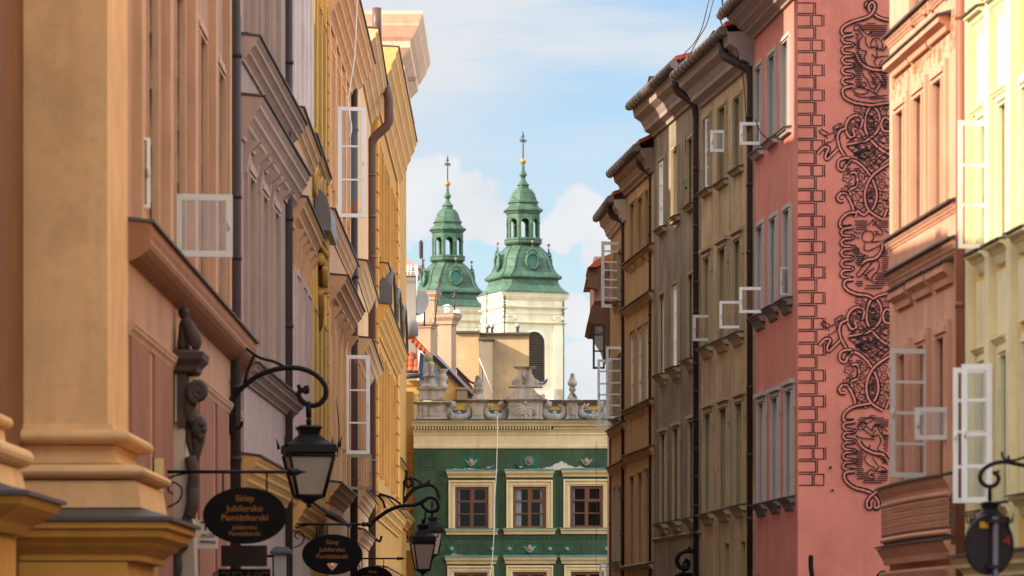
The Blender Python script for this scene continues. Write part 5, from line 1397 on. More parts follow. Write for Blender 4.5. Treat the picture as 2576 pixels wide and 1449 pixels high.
# ------------------------------------------------------------------ green house closing the street
GY = 142.0
GRN = mat('bottle_green_plaster', (66, 90, 67), var=.12, streak=.2, bump=.3, bscale=20)
CREAM = mat('cream_stucco', (238, 218, 172), var=.06, streak=.08, dirt=.18, dirt_rgb=(150, 120, 92))
TURQ = mat('turquoise_plaster', (34, 112, 88), var=.08)
COPFL = mat('verdigris_flashing', (112, 158, 146), var=.3, rough=.6)
PEEL = mat('bare_peeled_plaster', (214, 206, 196), var=.12, bump=.6, bscale=12)
STONE = mat('grey_weathered_stone', (184, 172, 158), var=.18, streak=.5, dirt=1.0, dirt_rgb=(46, 42, 40), scale=1.5, bump=.4, bscale=10)
WOODW = mat('red_brown_window_wood', (120, 80, 58), rough=.5, var=.12, bump=.05)
def green_house():
    h = thing('town_house', (X(1285, GY), GY, 0), 'bottle green house with cream window frames closing the end of the street', 'house')
    G = lambda px, py, dy=0.0: Vector((X(px, GY), GY + dy, Z(py, GY)))
    def bx(mb, a, b, y0, y1, n0, n1, mi=0): mb.box(X(a, GY), X(b, GY), GY - n1, GY - n0, Z(y1, GY), Z(y0, GY), mi)
    def pr(mb, a, b, prof, mi=0, ret=1.0):
        ra = [(X(a, GY) - n * ret, GY - n, z) for n, z in prof]; rb = [(X(b, GY) + n * ret, GY - n, z) for n, z in prof]
        mb.grid([ra, rb], mi, close=True, capa=True, capb=True)
    wins = [(1145, 1229, 1225, 1331), (1290.5, 1374, 1224, 1330), (1434, 1517, 1222, 1329), (1142, 1226, 1440, 1545), (1290, 1375, 1439, 1545), (1436, 1520, 1438, 1545)]
    x0, x1 = X(1042, GY), X(1590, GY); zt = Z(1062, GY); d = .16
    xs = sorted({x0, x1, *[X(w[0], GY) for w in wins], *[X(w[1], GY) for w in wins]}); zs = sorted({0.0, zt, *[Z(w[2], GY) for w in wins], *[Z(w[3], GY) for w in wins]})
    mb = MB()
    for i in range(len(xs) - 1):
        for j in range(len(zs) - 1):
            xc, zc = (xs[i] + xs[i + 1]) / 2, (zs[j] + zs[j + 1]) / 2
            if any(X(w[0], GY) < xc < X(w[1], GY) and Z(w[3], GY) < zc < Z(w[2], GY) for w in wins): continue
            mb.poly([(xs[i], GY, zs[j]), (xs[i + 1], GY, zs[j]), (xs[i + 1], GY, zs[j + 1]), (xs[i], GY, zs[j + 1])])
    mb.poly([(x0, GY, 0), (x0, GY + 9, 0), (x0, GY + 9, zt), (x0, GY, zt)]); mb.poly([(x1, GY, 0), (x1, GY + 9, 0), (x1, GY + 9, zt), (x1, GY, zt)])
    mb.poly([(x0, GY + 9, 0), (x1, GY + 9, 0), (x1, GY + 9, zt), (x0, GY + 9, zt)]); mb.poly([(x0, GY, zt), (x1, GY, zt), (x1, GY + 9, zt), (x0, GY + 9, zt)])
    mb.build('wall', GRN, h)
    CURT = mat('white_lace_curtain', (196, 196, 200), var=.15, bump=.2)
    for k, (a, b, t, bt) in enumerate(wins):
        xa, xb, zb, z1 = X(a, GY), X(b, GY), Z(bt, GY), Z(t, GY)
        q = MB()
        for p0, p1, c0, c1 in ((xa, xa + .09, zb, z1), (xb - .09, xb, zb, z1), (xa + .09, xb - .09, z1 - .1, z1), (xa + .09, xb - .09, zb, zb + .1), ((xa + xb) / 2 - .06, (xa + xb) / 2 + .06, zb + .1, z1 - .1)):
            q.box(p0, p1, GY + .04, GY + .12, c0, c1)
        xm = (xa + xb) / 2
        for f_ in (.36, .66):
            zz = zb + (z1 - zb) * f_
            w_ = .02 if f_ < .5 else .026
            q.box(xa + .09, xm - .06, GY + .055, GY + .11, zz - w_, zz + w_); q.box(xm + .06, xb - .09, GY + .055, GY + .11, zz - w_ * (1.0 if f_ < .5 else 2), zz + w_ * (1.0 if f_ < .5 else 2))
        for xx in (xm + .06, xb - .13): q.box(xx, xx + .04, GY + .05, GY + .115, zb + (z1 - zb) * .68, z1 - .1)
        w = q.build('window', WOODW, h)
        g = MB(); g.poly([(xa, GY + .10, zb), (xb, GY + .10, zb), (xb, GY + .10, z1), (xa, GY + .10, z1)]); g.build('pane', glass_clear('house_glass', .03, (.75, .75, .75)), w)
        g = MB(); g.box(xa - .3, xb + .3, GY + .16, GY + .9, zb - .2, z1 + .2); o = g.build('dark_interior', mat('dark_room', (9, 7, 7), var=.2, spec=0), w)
        g = MB()
        for (c0, c1) in (((xa + .1, xa + (.30 if k == 1 else .17)), (xb - (.22 if k == 1 else .12), xb - .1))):
            n = 14; g.grid([[(c0 + (c1 - c0) * i / n, GY + .135 + .012 * math.sin(i * 1.9), zz) for i in range(n + 1)] for zz in (zb + .1, z1 - .1)])
        g.build('curtain', CURT, w)
        q = MB()
        for (o_, n0, n1) in ((.235, -.02, .07), (.175, .07, .085), (.06, -.02, .045)):
            pass
        A, Bw = xa - .235, xb + .235
        q.box(A, xa, GY - .05, GY + .02, zb, z1); q.box(xb, Bw, GY - .05, GY + .02, zb, z1); q.box(A, Bw, GY - .05, GY + .02, z1, z1 + .235)
        q.box(A, A + .06, GY - .13, GY - .05, zb, z1 + .235); q.box(Bw - .06, Bw, GY - .13, GY - .05, zb, z1 + .235); q.box(A + .06, Bw - .06, GY - .13, GY - .05, z1 + .175, z1 + .235)
        q.box(xa - .1, xa - .06, GY - .10, GY - .05, zb, z1 + .1); q.box(xb + .06, xb + .1, GY - .10, GY - .05, zb, z1 + .1); q.box(xa - .06, xb + .06, GY - .10, GY - .05, z1 + .06, z1 + .1)
        q.build('surround', CREAM, w)
        q = MB(); zs_ = zb
        pr(q, (xa - .30) * F / GY + HX, (xb + .30) * F / GY + HX, [(0, zs_ - .2), (.06, zs_ - .2), (.09, zs_ - .1), (.17, zs_ - .06), (.17, zs_ - .006), (0, zs_ - .002)], 0, .3)
        pr(q, (xa - .34) * F / GY + HX, (xb + .34) * F / GY + HX, [(0, zs_), (.21, zs_ - .004), (.21, zs_ + .02), (0, zs_ + .03)], 1, .3)
        q.build('sill', [CREAM, COPFL], w)
    for k, (a, b, y) in enumerate(((1120, 1254, 1185), (1267, 1397, 1184), (1409, 1545, 1182), (1117, 1255, 1402), (1264, 1404, 1401), (1406, 1550, 1401))):
        q = MB(); z = Z(y, GY)
        pr(q, a + 8, b - 8, [(0, z - .24), (.07, z - .24), (.1, z - .16), (.2, z - .1), (.24, z - .02), (.24, z - .006), (0, z)], 0, .3)
        pr(q, a + 6, b - 6, [(0, z + .004), (.27, z), (.27, z + .03), (0, z + .07)], 1, .3)
        q.build('window_hood', [CREAM, COPFL], h)
    # crowning entablature
    q = MB(); z = lambda y: Z(y, GY)
    pr(q, 1042, 1590, [(0, z(1128)), (.05, z(1128)), (.07, z(1122)), (.05, z(1119)), (.05, z(1096)), (.09, z(1093)), (.07, z(1089)), (.12, z(1084)), (.13, z(1081)), (0, z(1081))], 0, .4); q.build('frieze', CREAM, h)
    q = MB()
    k = 1044.0
    while k < 1388: bx(q, k, k + 3.6, 1073, 1080.6, .0, .32); k += 7.2
    q.build('dentil_row', CREAM, h)
    q = MB(); pr(q, 1042, 1590, [(0, z(1073)), (.33, z(1072.9)), (.34, z(1072.5)), (.36, z(1069)), (.42, z(1065)), (.5, z(1062)), (.5, z(1059.5)), (0, z(1059.4))], 0, .25); q.build('cornice', CREAM, h)
    q = MB(); pr(q, 1041, 1590, [(0, z(1059.2)), (.54, z(1059.2)), (.54, z(1057.6)), (0, z(1055.5))], 0, .25); q.build('cornice_flashing', mat('blue_grey_lead', (92, 104, 110), rough=.5, var=.2), h)
    # turquoise squares, bosses, winged heads, medallion
    q = MB()
    for (px, py, hw, hh) in ((1136, 1381, 10, 9.5), (1238, 1381, 10, 9.5), (1281.5, 1381, 10, 9.5), (1332, 1380, 21, 10.5), (1383, 1381, 10, 9.5), (1426, 1381, 10, 9.5), (1526, 1381, 10, 9.5)):
        bx(q, px - hw, px + hw, py - hh, py + hh, -.02, .012)
    for (px, py, hw, hh) in ((1185, 1162, 23, 13), (1331, 1160, 22, 13)): bx(q, px - hw, px + hw, py - hh, py + hh, -.02, .009)
    for o_ in q.islands(): o_.build('inlay_square', TURQ, h)
    ORN = mat('pale_ornament_stone', (164, 154, 136), var=.15, bump=.2)
    for px in (1136, 1238, 1281.5, 1383, 1426, 1526):
        q = MB(); q.ball(G(px, 1381, -.05), .075, 12); q.lathe([(.085, 0), (.085, .01)], 0, 0, 6) if False else None; q.build('boss', ORN, h)
    for px, py, s in ((1185, 1163, 1), (1475, 1161, 1), (1332, 1380, 1)):
        q = MB(); q.ball(G(px, py - 1, -.07), .085, 12, sz=1.25); q.ball(G(px, py - 6, -.06), .07, 10, sz=.7)
        for sg in (-1, 1):
            for t in range(3):
                pts = [G(px + sg * 4, py + t * 2.2 - 1, -.04), G(px + sg * (9 - t), py + 1 + t * 3 - 2, -.05), G(px + sg * (15 - 3 * t), py - 6 + t * 4.5, -.03)]
                q.tube(smooth(pts, 4), lambda v: .05 * (1 - .6 * v), 6)
        q.tube(smooth([G(px - 5, py + 5, -.05), G(px, py + 9, -.07), G(px + 5, py + 5, -.05)], 4), .035, 6); q.build('winged_head', ORN, h)
    q = MB(); c = G(1331, 1160, -.03)
    q.tube([c + Vector((.14 * math.cos(a * .2618), 0, .14 * math.sin(a * .2618))) for a in range(25)], .035, 8)
    q.ball(c, .12, 12, sy=.35); q.ball(c + Vector((0, -.05, .0)), .06, 10, sz=1.2); q.build('medallion', mat('grey_medallion_stone', (132, 122, 112), var=.2), h)
    # flaking plaster over the hoods
    def flake(name, px0, px1, ybase, ht, seed, m):
        rnd = random.Random(seed); n = 34; top = []; bot = []
        for i in range(n + 1):
            t = i / n; hh = ht * (math.sin(math.pi * t) ** .5) * (.55 + .45 * math.sin(t * 9 + seed) * .5 + .35 * rnd.random())
            top.append(G(px0 + (px1 - px0) * t, ybase - hh, -.006)); bot.append(G(px0 + (px1 - px0) * t, ybase + 1, -.006))
        q = MB(); q.grid([bot, top]); q.grid([top, [p + Vector((0, .012, 0)) for p in top]]); q.build(name, m, h)
    for a, b, y, ht, sd in ((1132, 1206, 1184, 8, 1), (1270, 1302, 1183, 5, 2), (1302, 1398, 1183, 5, 8), (1368, 1452, 1181, 20, 3), (1440, 1482, 1181, 9, 4)): flake('bare_plaster_patch', a, b, y, ht, sd, PEEL)
    for a, b, y, ht, sd in ((1130, 1165, 1401, 12, 5), (1466, 1500, 1400, 6, 6)): flake('bare_plaster_patch', a, b, y, ht, sd, mat('bare_brick_plaster', (176, 140, 118), var=.2, bump=.5, bscale=12))
    flake('grey_damp_patch', 1172, 1207, 1401, 12, 7, mat('grey_damp_plaster', (104, 112, 96), var=.15))
    flake('grey_damp_patch', 1476, 1520, 1181, 22, 9, mat('dark_blue_green_plaster', (58, 74, 76), var=.2))
    # faint embossed squares scratched in the green plaster
    q = MB()
    def sq(px, py, w, hgt):
        pts = [G(px - w, py - hgt, -.004), G(px + w, py - hgt, -.004), G(px + w, py + hgt, -.004), G(px - w, py + hgt, -.004), G(px - w, py - hgt, -.004)]
        q.tube(pts, .012, 4, smooth=False)
    sq(1074, 1161, 20, 22); sq(1074, 1161, 14, 15)
    for k in range(14):
        sq(1106, 1190 + k * 11, 6, 4)
        sq(1258, 1190 + k * 11, 4, 4); sq(1404, 1190 + k * 11, 4, 4)
    for k in range(12): sq(1112 + k * 12, 1352, 4.5, 4.5); sq(1262 + k * 12, 1352, 4.5, 4.5); sq(1410 + k * 12, 1352, 4.5, 4.5)
    for px in (1110, 1165, 1210, 1310, 1356, 1404, 1475): sq(px, 1381, 12, 10)
    q.build('scratched_pattern', mat('dark_green_groove', (56, 82, 58), var=.1), h)
    # attic: pedestals, urns and dolphins
    def ped(a, b, y0, y1, dep=.5):
        q = MB(); xa, xb = X(a, GY), X(b, GY); ft = box_foot(xa, xb, GY - .34, GY - .34 + dep)
        za, zb = Z(y1, GY), Z(y0, GY); H = zb - za
        q.sweep(ft, [(.04, za), (.04, za + H * .08), (0, za + H * .12), (0, za + H * .86), (.05, za + H * .9), (.16, za + H * .96), (.19, zb), (.0, zb + .03)])
        q.build('attic_pedestal', STONE, h); q = MB()
        q.box(xa + (xb - xa) * .2, xb - (xb - xa) * .2, GY - .37, GY - .33, za + H * .2, za + H * .74); q.build('pedestal_panel', STONE, h)
    ped(1050, 1124, 1013, 1055.5, .7); ped(1188, 1216, 1007, 1055.5); ped(1279, 1364, 1006, 1055.5, .7); ped(1426, 1453, 1008, 1055.5); ped(1533, 1560, 1008, 1055.5)
    def urn(px, prof, n=8, name='urn_finial', sx=1.0, m=STONE, rot=True):
        q = MB(); c = G(px, 0); q.lathe([(r / F * GY, Z(y, GY)) for r, y in prof], c.x, GY - .08, n, sx=sx, smooth=n > 8); q.build(name, m, h)
    urn(1440, [(12, 1007), (13, 1003), (12, 998), (8, 992), (5, 987), (8, 983), (10, 979), (6, 975), (10, 970), (13, 966), (11, 961), (6, 950), (5, 945), (5, 940), (0.1, 939)], 12)
    urn(1203, [(16, 1008), (16, 1000), (12, 996), (12, 988), (15, 983), (14, 978), (10, 974), (12, 970), (11, 962), (7, 956), (8, 950), (4, 945), (0.1, 944)], 10)
    lm = mat('lichen_stone', (158, 150, 106), var=.25, bump=.4, bscale=10)
    q = MB(); xa, xb = X(1052, GY), X(1120, GY); q.sweep(box_foot(xa, xb, GY - .34, GY + .2), [(0, Z(1007, GY)), (0, Z(1000, GY)), (-.06, Z(998, GY)), (-.06, Z(984, GY)), (.04, Z(980, GY)), (.06, Z(977, GY)), (-.1, Z(975, GY))]); q.build('attic_step', STONE, h)
    urn(1081, [(24, 976), (25, 972), (18, 966), (15, 958), (14, 950), (18, 948), (16, 944), (10, 940), (9, 930), (12, 916), (9, 912), (6, 909), (.1, 908)], 8)
    q = MB(); q.ball(G(1077, 901, -.08), .165, 16); q.build('stone_ball', lm, h)
    urn(1113, [(13, 976), (14, 970), (9, 966), (10, 956), (14, 950), (10, 944), (8, 939), (14, 932), (15, 929), (.1, 928)], 10)
    # central urn on scrolled blocks
    q = MB(); pts = [(1277, 1004), (1282, 996), (1292, 990), (1300, 976), (1340, 976), (1350, 990), (1360, 996), (1366, 1004)]
    q.prism([G(a, b, -.36) for a, b in pts], (0, .6, 0))
    for px in (1277, 1366): q.tube([G(px, 998, -.4), G(px, 998, .26)], .075, 12)
    q.build('scrolled_block', STONE, h)
    q = MB(); q.sweep(box_foot(X(1283, GY), X(1361, GY), GY - .36, GY + .22), [(0, Z(975.8, GY)), (.05, Z(975, GY)), (.06, Z(971, GY)), (-.05, Z(970, GY))]); q.build('scroll_plate', STONE, h)
    q = MB(); pts = [(1288, 969.8), (1290, 958), (1298, 954), (1306, 940), (1304, 928), (1338, 928), (1337, 940), (1346, 954), (1354, 958), (1356, 969.8)]
    q.prism([G(a, b, -.3) for a, b in pts], (0, .45, 0))
    for px in (1292, 1352): q.tube([G(px, 962, -.34), G(px, 962, .18)], .07, 12)
    q.build('central_urn', STONE, h)
    q = MB(); q.sweep(box_foot(X(1303, GY), X(1339, GY), GY - .3, GY + .14), [(-.02, Z(929, GY)), (.03, Z(928.5, GY)), (.07, Z(926.5, GY)), (.14, Z(925, GY)), (.15, Z(923.4, GY)), (0, Z(923, GY))]); q.build('urn_rim', STONE, h)
    q = MB()
    q.tube(smooth([G(1318, 966, -.33), G(1321, 955, -.36), G(1318, 945, -.33), G(1321, 938, -.33)], 4), .06, 6); q.ball(G(1320, 955, -.34), .08, 8); q.build('urn_relief', STONE, h)
    q = MB(); PALE = mat('pale_rain_washed_stone', (196, 184, 172), var=.2, bump=.4, bscale=10)      # relief of a small figure with spread arms
    q.ball(G(1321, 1014, -.36), .075, 12, sz=1.2); q.ball(G(1320, 1030, -.33), .10, 10, sz=1.6, sy=.7)
    for sg in (-1, 1):
        for k_ in range(4): q.tube(smooth([G(1320 + sg * 4, 1024 + k_ * 5, -.35), G(1320 + sg * (13 - k_), 1020 + k_ * 7, -.37), G(1320 + sg * (22 - 3 * k_), 1022 + k_ * 9, -.34), G(1320 + sg * (25 - 4 * k_), 1030 + k_ * 7, -.33)], 4), lambda v: .055 - .035 * v, 6)
    q.tube(smooth([G(1318, 1040, -.34), G(1323, 1047, -.36), G(1319, 1054, -.35)], 4), .05, 6)
    q.build('relief_figure', PALE, h)
    def dolphin(a, b, flip):
        """scrolled sea creature: open-mouthed head up on one side, belly along the ledge, forked tail raised on the other"""
        P = lambda t, y: G(a + (b - a) * (1 - t if flip else t), y, -.12)
        q = MB(); path = smooth([P(.20, 1022), P(.10, 1030), P(.10, 1042), P(.25, 1050), P(.5, 1051), P(.74, 1049), P(.90, 1040), P(.90, 1028), P(.80, 1024)], 5)
        q.tube(path, lambda v: .085 + .075 * math.sin(min(1, v * 2.2) * math.pi * .5) - .13 * max(0, v - .35), 10)
        for v_ in range(5): q.ball(P(.16 + v_ * .14, 1047 + (2 if 0 < v_ < 4 else 0)), .085, 8, sy=1.3)
        q.ball(P(.2, 1020), .16, 10, sx=1.1); q.tube(smooth([P(.2, 1018), P(.30, 1016), P(.36, 1011)], 3), .05, 6); q.tube(smooth([P(.22, 1023), P(.32, 1024), P(.36, 1020)], 3), .045, 6)
        q.tube(smooth([P(.12, 1014), P(.16, 1008), P(.22, 1010)], 3), .05, 6)
        for dx, dy in ((-.16, -9), (.02, -12), (-.14, 1)): q.tube([P(.80, 1025), P(.80 + dx, 1025 + dy)], lambda v: .07 * (1 - v) + .015, 6)
        q.tube(smooth([P(.36, 1047), P(.42, 1040), P(.50, 1036), P(.54, 1041), P(.48, 1044)], 4), .05, 6)
        q.build('dolphin_carving', STONE, h)
    dolphin(1124, 1186, False); dolphin(1218, 1277, True); dolphin(1366, 1424, False); dolphin(1455, 1531, True)
    # attic wall behind: yellow with a blue stripe and brown coping
    q = MB(); q.box(X(1137, 144), X(1590, 144), 144, 146, Z(1060, 144), Z(1010, 144)); q.build('attic_wall', mat('bright_yellow_plaster', (216, 168, 78), var=.05), h)
    q = MB(); q.box(X(1130, 144), X(1590, 144), 143.97, 144.0, Z(1060, 144), Z(1031, 144)); q.build('blue_stripe', mat('steel_blue_paint', (62, 102, 128), var=.08), h)
    q = MB(); q.box(X(1134, 144), X(1372, 144), 143.9, 146, Z(1010.5, 144), Z(1006, 144)); q.box(X(1372.1, 144), X(1590, 144), 143.9, 146, Z(1018, 144), Z(1006, 144)); q.build('attic_coping', mat('dark_brown_coping', (78, 60, 54), var=.15), h)
    q = MB()
    for pts in (((1462, 1074), (1590, 1073)),): q.box(X(1392, GY), X(1590, GY), GY - .20, GY - .0, Z(1080.6, GY), Z(1073.3, GY))
    q.build('plain_band', CREAM, h)
green_house()
def pigeon(c, label, face=1, m=None):
    t = thing('pigeon', c, label, 'bird', 'pigeons on the green house')
    q = MB(); c = Vector(c)
    def P(x, z): return c + Vector((x * face, 0, z))
    q.tube(smooth([P(-.17, .05), P(-.1, .08), P(0, .10), P(.08, .13), P(.12, .19), P(.14, .215), P(.175, .21)], 5), lambda v: max(.004, .062 * math.sin(math.pi * min(1, v * 1.18 + .06)) ** .6 if v < .78 else .034 * (1 - (v - .78) / .24)), 10)
    q.ball(P(.135, .215), .033, 10)
    for s in (-.02, .02): q.tube([P(0, 0) + Vector((0, s, 0)), P(.0, .06) + Vector((0, s, 0))], .006, 5)
    q.build('body', m or mat('grey_feathers', (92, 100, 124), var=.25), t)
    q = MB(); q.ball(P(-.04, .1) + Vector((0, -.04, 0)), .05, 10, sx=2.0, sy=.5, sz=.8); q.build('wing', mat('pale_grey_feathers', (150, 158, 178), var=.2), t)
pigeon((X(1232, GY), GY - .18, Z(1184.3, GY)), 'pale pigeon on the hood over the left green house window', 1)
pigeon((X(1306, GY), GY - .18, Z(1183, GY)), 'dark pigeon on the hood over the middle green house window', -1, mat('dark_feathers', (54, 58, 70), var=.2))
pigeon((X(1366, GY), GY - .2, Z(971, GY) + .0), 'blue grey pigeon beside the central attic urn', 1)
def cables():
    t = thing('cable', at(1240, 1250, 141.3), 'thin white cable hanging down the front of the green house', 'cable')
    q = MB(); q.tube(iron([(1251, 1048), (1251, 1100), (1249, 1180), (1245, 1250), (1243, 1330), (1239, 1400), (1231, 1470)], 141.2, 6), .015, 6); q.build('cable_run', WHITE, t)
    for k, pts in enumerate((((1800, -40), (1784, 0), (1766, 70), (1745, 110), (1722, 135), (1704, 172)), ((1812, -50), (1795, 0), (1778, 60), (1758, 95), (1742, 125), (1731, 145)), ((1814, -60), (1816, 0), (1817, 22), (1810, 40), (1815, 60), (1821, 76)), ((1816, -60), (1818, 5), (1820, 25), (1813, 45), (1818, 66), (1823, 78)), ((1838, -50), (1837, 10), (1838, 35)), ((1846, -50), (1845, 8), (1847, 30)))):
        Y = 74.5 if k < 2 else 72.2
        t = thing('overhead_wire', at(*pts[-1], Y), ('longer slack wire rising from the tan house gutter', 'shorter slack wire rising from the tan house gutter', 'kinked wire entering the roof corner of the salmon house', 'second kinked wire just right of the first at the roof corner', 'short wire by the salmon house gutter, left of two', 'short wire by the salmon house gutter, right of two')[k], 'wire', 'overhead wires at the right roofs')
        q = MB(); q.tube(iron(pts, Y, 6), .010, 5); q.build('wire_run', mat('dark_blue_cable', (44, 58, 74), rough=.5), t)
    t = thing('floor_wire', at(1451, 1200, 140), 'thin dark vertical wire in front of the right green house window', 'wire'); t.name = 'vertical_wire'
    q = MB(); q.tube([at(1500, 1110, 141), at(1500, 1449, 141), at(1499, 1520, 141)], .008, 5); q.build('wire_run', IRON, t)
cables()

# ------------------------------------------------------------------ roofs, chimneys and walls behind the green house
CHIM = mat('pinkish_chimney_plaster', (168, 136, 112), var=.10, streak=.12, dirt=.3, dirt_rgb=(150, 140, 130), scale=.7)
CAPM = mat('grey_chimney_cap', (122, 112, 104), var=.15)
OCHW = mat('patchy_ochre_plaster', (190, 158, 116), var=.12, streak=.06, dirt=.85, dirt_rgb=(156, 142, 124), scale=.7, bump=.3)
def boxfoot_rot(cx, cy, hx, hy, a):
    c, s = math.cos(a), math.sin(a)
    return [(cx + x * c - y * s, cy + x * s + y * c) for x, y in ((-hx, -hy), (hx, -hy), (hx, hy), (-hx, hy))]
def rear_wall():
    Y = 168.0
    t = thing('rear_building', (X(1240, Y), Y, 0), 'blank ochre gable wall with patchy plaster between chimneys and church tower', 'building')
    q = MB(); q.box(X(1146, Y), X(1206, Y), Y, Y + 9, 0, Z(838, Y)); q.box(X(1206, Y), X(1331, Y), Y + .3, Y + 9, 0, Z(840, Y)); q.build('wall', OCHW, t)
    q = MB(); q.box(X(1207, Y), X(1239, Y), Y - .5, Y + .28, 0, Z(856, Y)); q.build('flue', mat('grey_brown_render', (140, 124, 106), var=.12, streak=.15), t)
    q = MB(); q.box(X(1204, Y), X(1243, Y), Y - .6, Y + .3, Z(857, Y), Z(851, Y)); q.box(X(1142, Y), X(1206, Y), Y - .15, Y + 9, Z(838, Y), Z(833, Y)); q.box(X(1206.1, Y), X(1334, Y), Y + .1, Y + 9, Z(840, Y), Z(835.5, Y)); q.build('coping', mat('dark_sheet_coping', (84, 76, 66), var=.2), t)
    for px, y0, y1 in ((1226, 812, 838), (1238, 812, 838), (1302, 810, 838)):
        q = MB(); c = at(px, 0, Y + 1); q.lathe([(.06, Z(y1, Y)), (.06, Z(y0 + 10, Y)), (.10, Z(y0 + 10, Y)), (.10, Z(y0, Y)), (.02, Z(y0 - 1, Y))], c.x, Y + 1, 12); q.build('vent_pipe', mat('galvanised_vent', (150, 158, 166), rough=.4, metal=.4), t)
rear_wall()
def masts():
    M = mat('rusty_dark_mast', (86, 66, 58), rough=.6, var=.2)
    def mast(px, y0, y1, Y, label, yagi=(), r=.03, dx=0):
        t = thing('antenna_mast', at(px, y1, Y), label, 'antenna', 'roof antennas')
        q = MB(); q.tube([at(px + dx, y1, Y), at(px, y0, Y)], r, 6); q.build('mast', M, t)
        if yagi:
            q = MB()
            for (xa, ya, xb, yb, rr) in yagi: q.tube([at(xa, ya, Y), at(xb, yb, Y)], rr, 5)
            q.build('aerial', mat('dark_aerial', (62, 60, 66), rough=.5), t)
    mast(1225, 734, 838, 169, 'thin rusty mast left of two in front of the cream tower')
    mast(1269.5, 742, 838, 169, 'thin rusty mast right of two with small insulators, in front of the cream tower', [(1265 + (k % 2), 748 + k * 6, 1273, 748 + k * 6, .035) for k in range(9)])
    mast(1063, 608, 690, 163, 'tall roof antenna left of the far church tower', [(1058.5, 605, 1058.5, 652, .025), (1056, 605, 1062, 605, .02)] + [(1054.5, 610 + k * 4, 1062, 610 + k * 4 - 1, .05) for k in range(10)])
    mast(1143.5, 728, 790, 163, 'low roof aerial above the right chimney', [(1133, 733, 1154, 728, .02), (1134, 742, 1150, 736, .02), (1140, 752, 1147, 740, .05), (1136, 728, 1152, 733, .02)])
    mast(1084, 801, 905, 156, 'thin lightning rod on the left chimney', r=.018)
    mast(1105, 700, 830, 157, 'leaning dark mast beside the tall middle chimney', r=.035, dx=-13)
    mast(1213, 925, 1000, 166, 'short stub pole in front of the ochre gable wall', [(1210, 922, 1216, 930, .04)])
    t = thing('leaning_pole', at(1249, 1006, 160), 'thin pale pole leaning against the ochre gable wall', 'pole'); q = MB(); q.tube([at(1205, 901, 160), at(1247, 1003, 160)], .028, 6); q.build('pole', mat('pale_stick', (206, 190, 170)), t)
masts()
def chimney(label, px0, px1, ytop, ybot, Y, capw, caph, side=0.0, name='chimney', steps=True):
    t = thing(name, (X((px0 + px1) / 2, Y), Y, Z(ybot, Y)), label, 'chimney', 'chimneys behind the green house')
    x0, x1 = X(px0, Y), X(px1, Y)
    hx = (x1 - x0) / 2; a = side; cx = (x0 + x1) / 2
    k = 1 / (math.cos(a) + .8 * math.sin(abs(a))); hx *= k
    ft = boxfoot_rot(cx, Y + hx, hx, hx * .8, a)
    zt = Z(ytop, Y); c = capw / F * Y; ch = caph / F * Y
    q = MB(); q.sweep(ft, [(0, Z(ybot, Y)), (0, zt - ch)]); q.build('stack', CHIM, t)
    q = MB(); q.sweep(ft, [(.0, zt - ch), (c * .35, zt - ch * .92), (c * .4, zt - ch * .66), (c * .95, zt - ch * .4), (c, zt - ch * .34), (c, zt - ch * .15)]); q.build('cornice', CHIM, t)
    q = MB(); q.sweep(ft, [(c * 1.06, zt - ch * .15), (c * 1.06, zt - ch * .08), (c * .6, zt), (-.1, zt + .01)]); q.build('cap', CAPM, t)
    return t, cx, Y + hx, zt
chimney('tall orange plastered chimney with a broad cap, rightmost of the chimney group', 1102, 1147, 786, 1030, 158, 11, 32, -.42)
chimney('grey stained chimney in front with a flat cap, leftmost of the chimney group', 1042, 1093, 811, 960, 155, 8, 14, -.3)
chimney('middle chimney with a wide cap behind the satellite dish', 1066, 1100, 730, 930, 162, 8, 26, -.35)
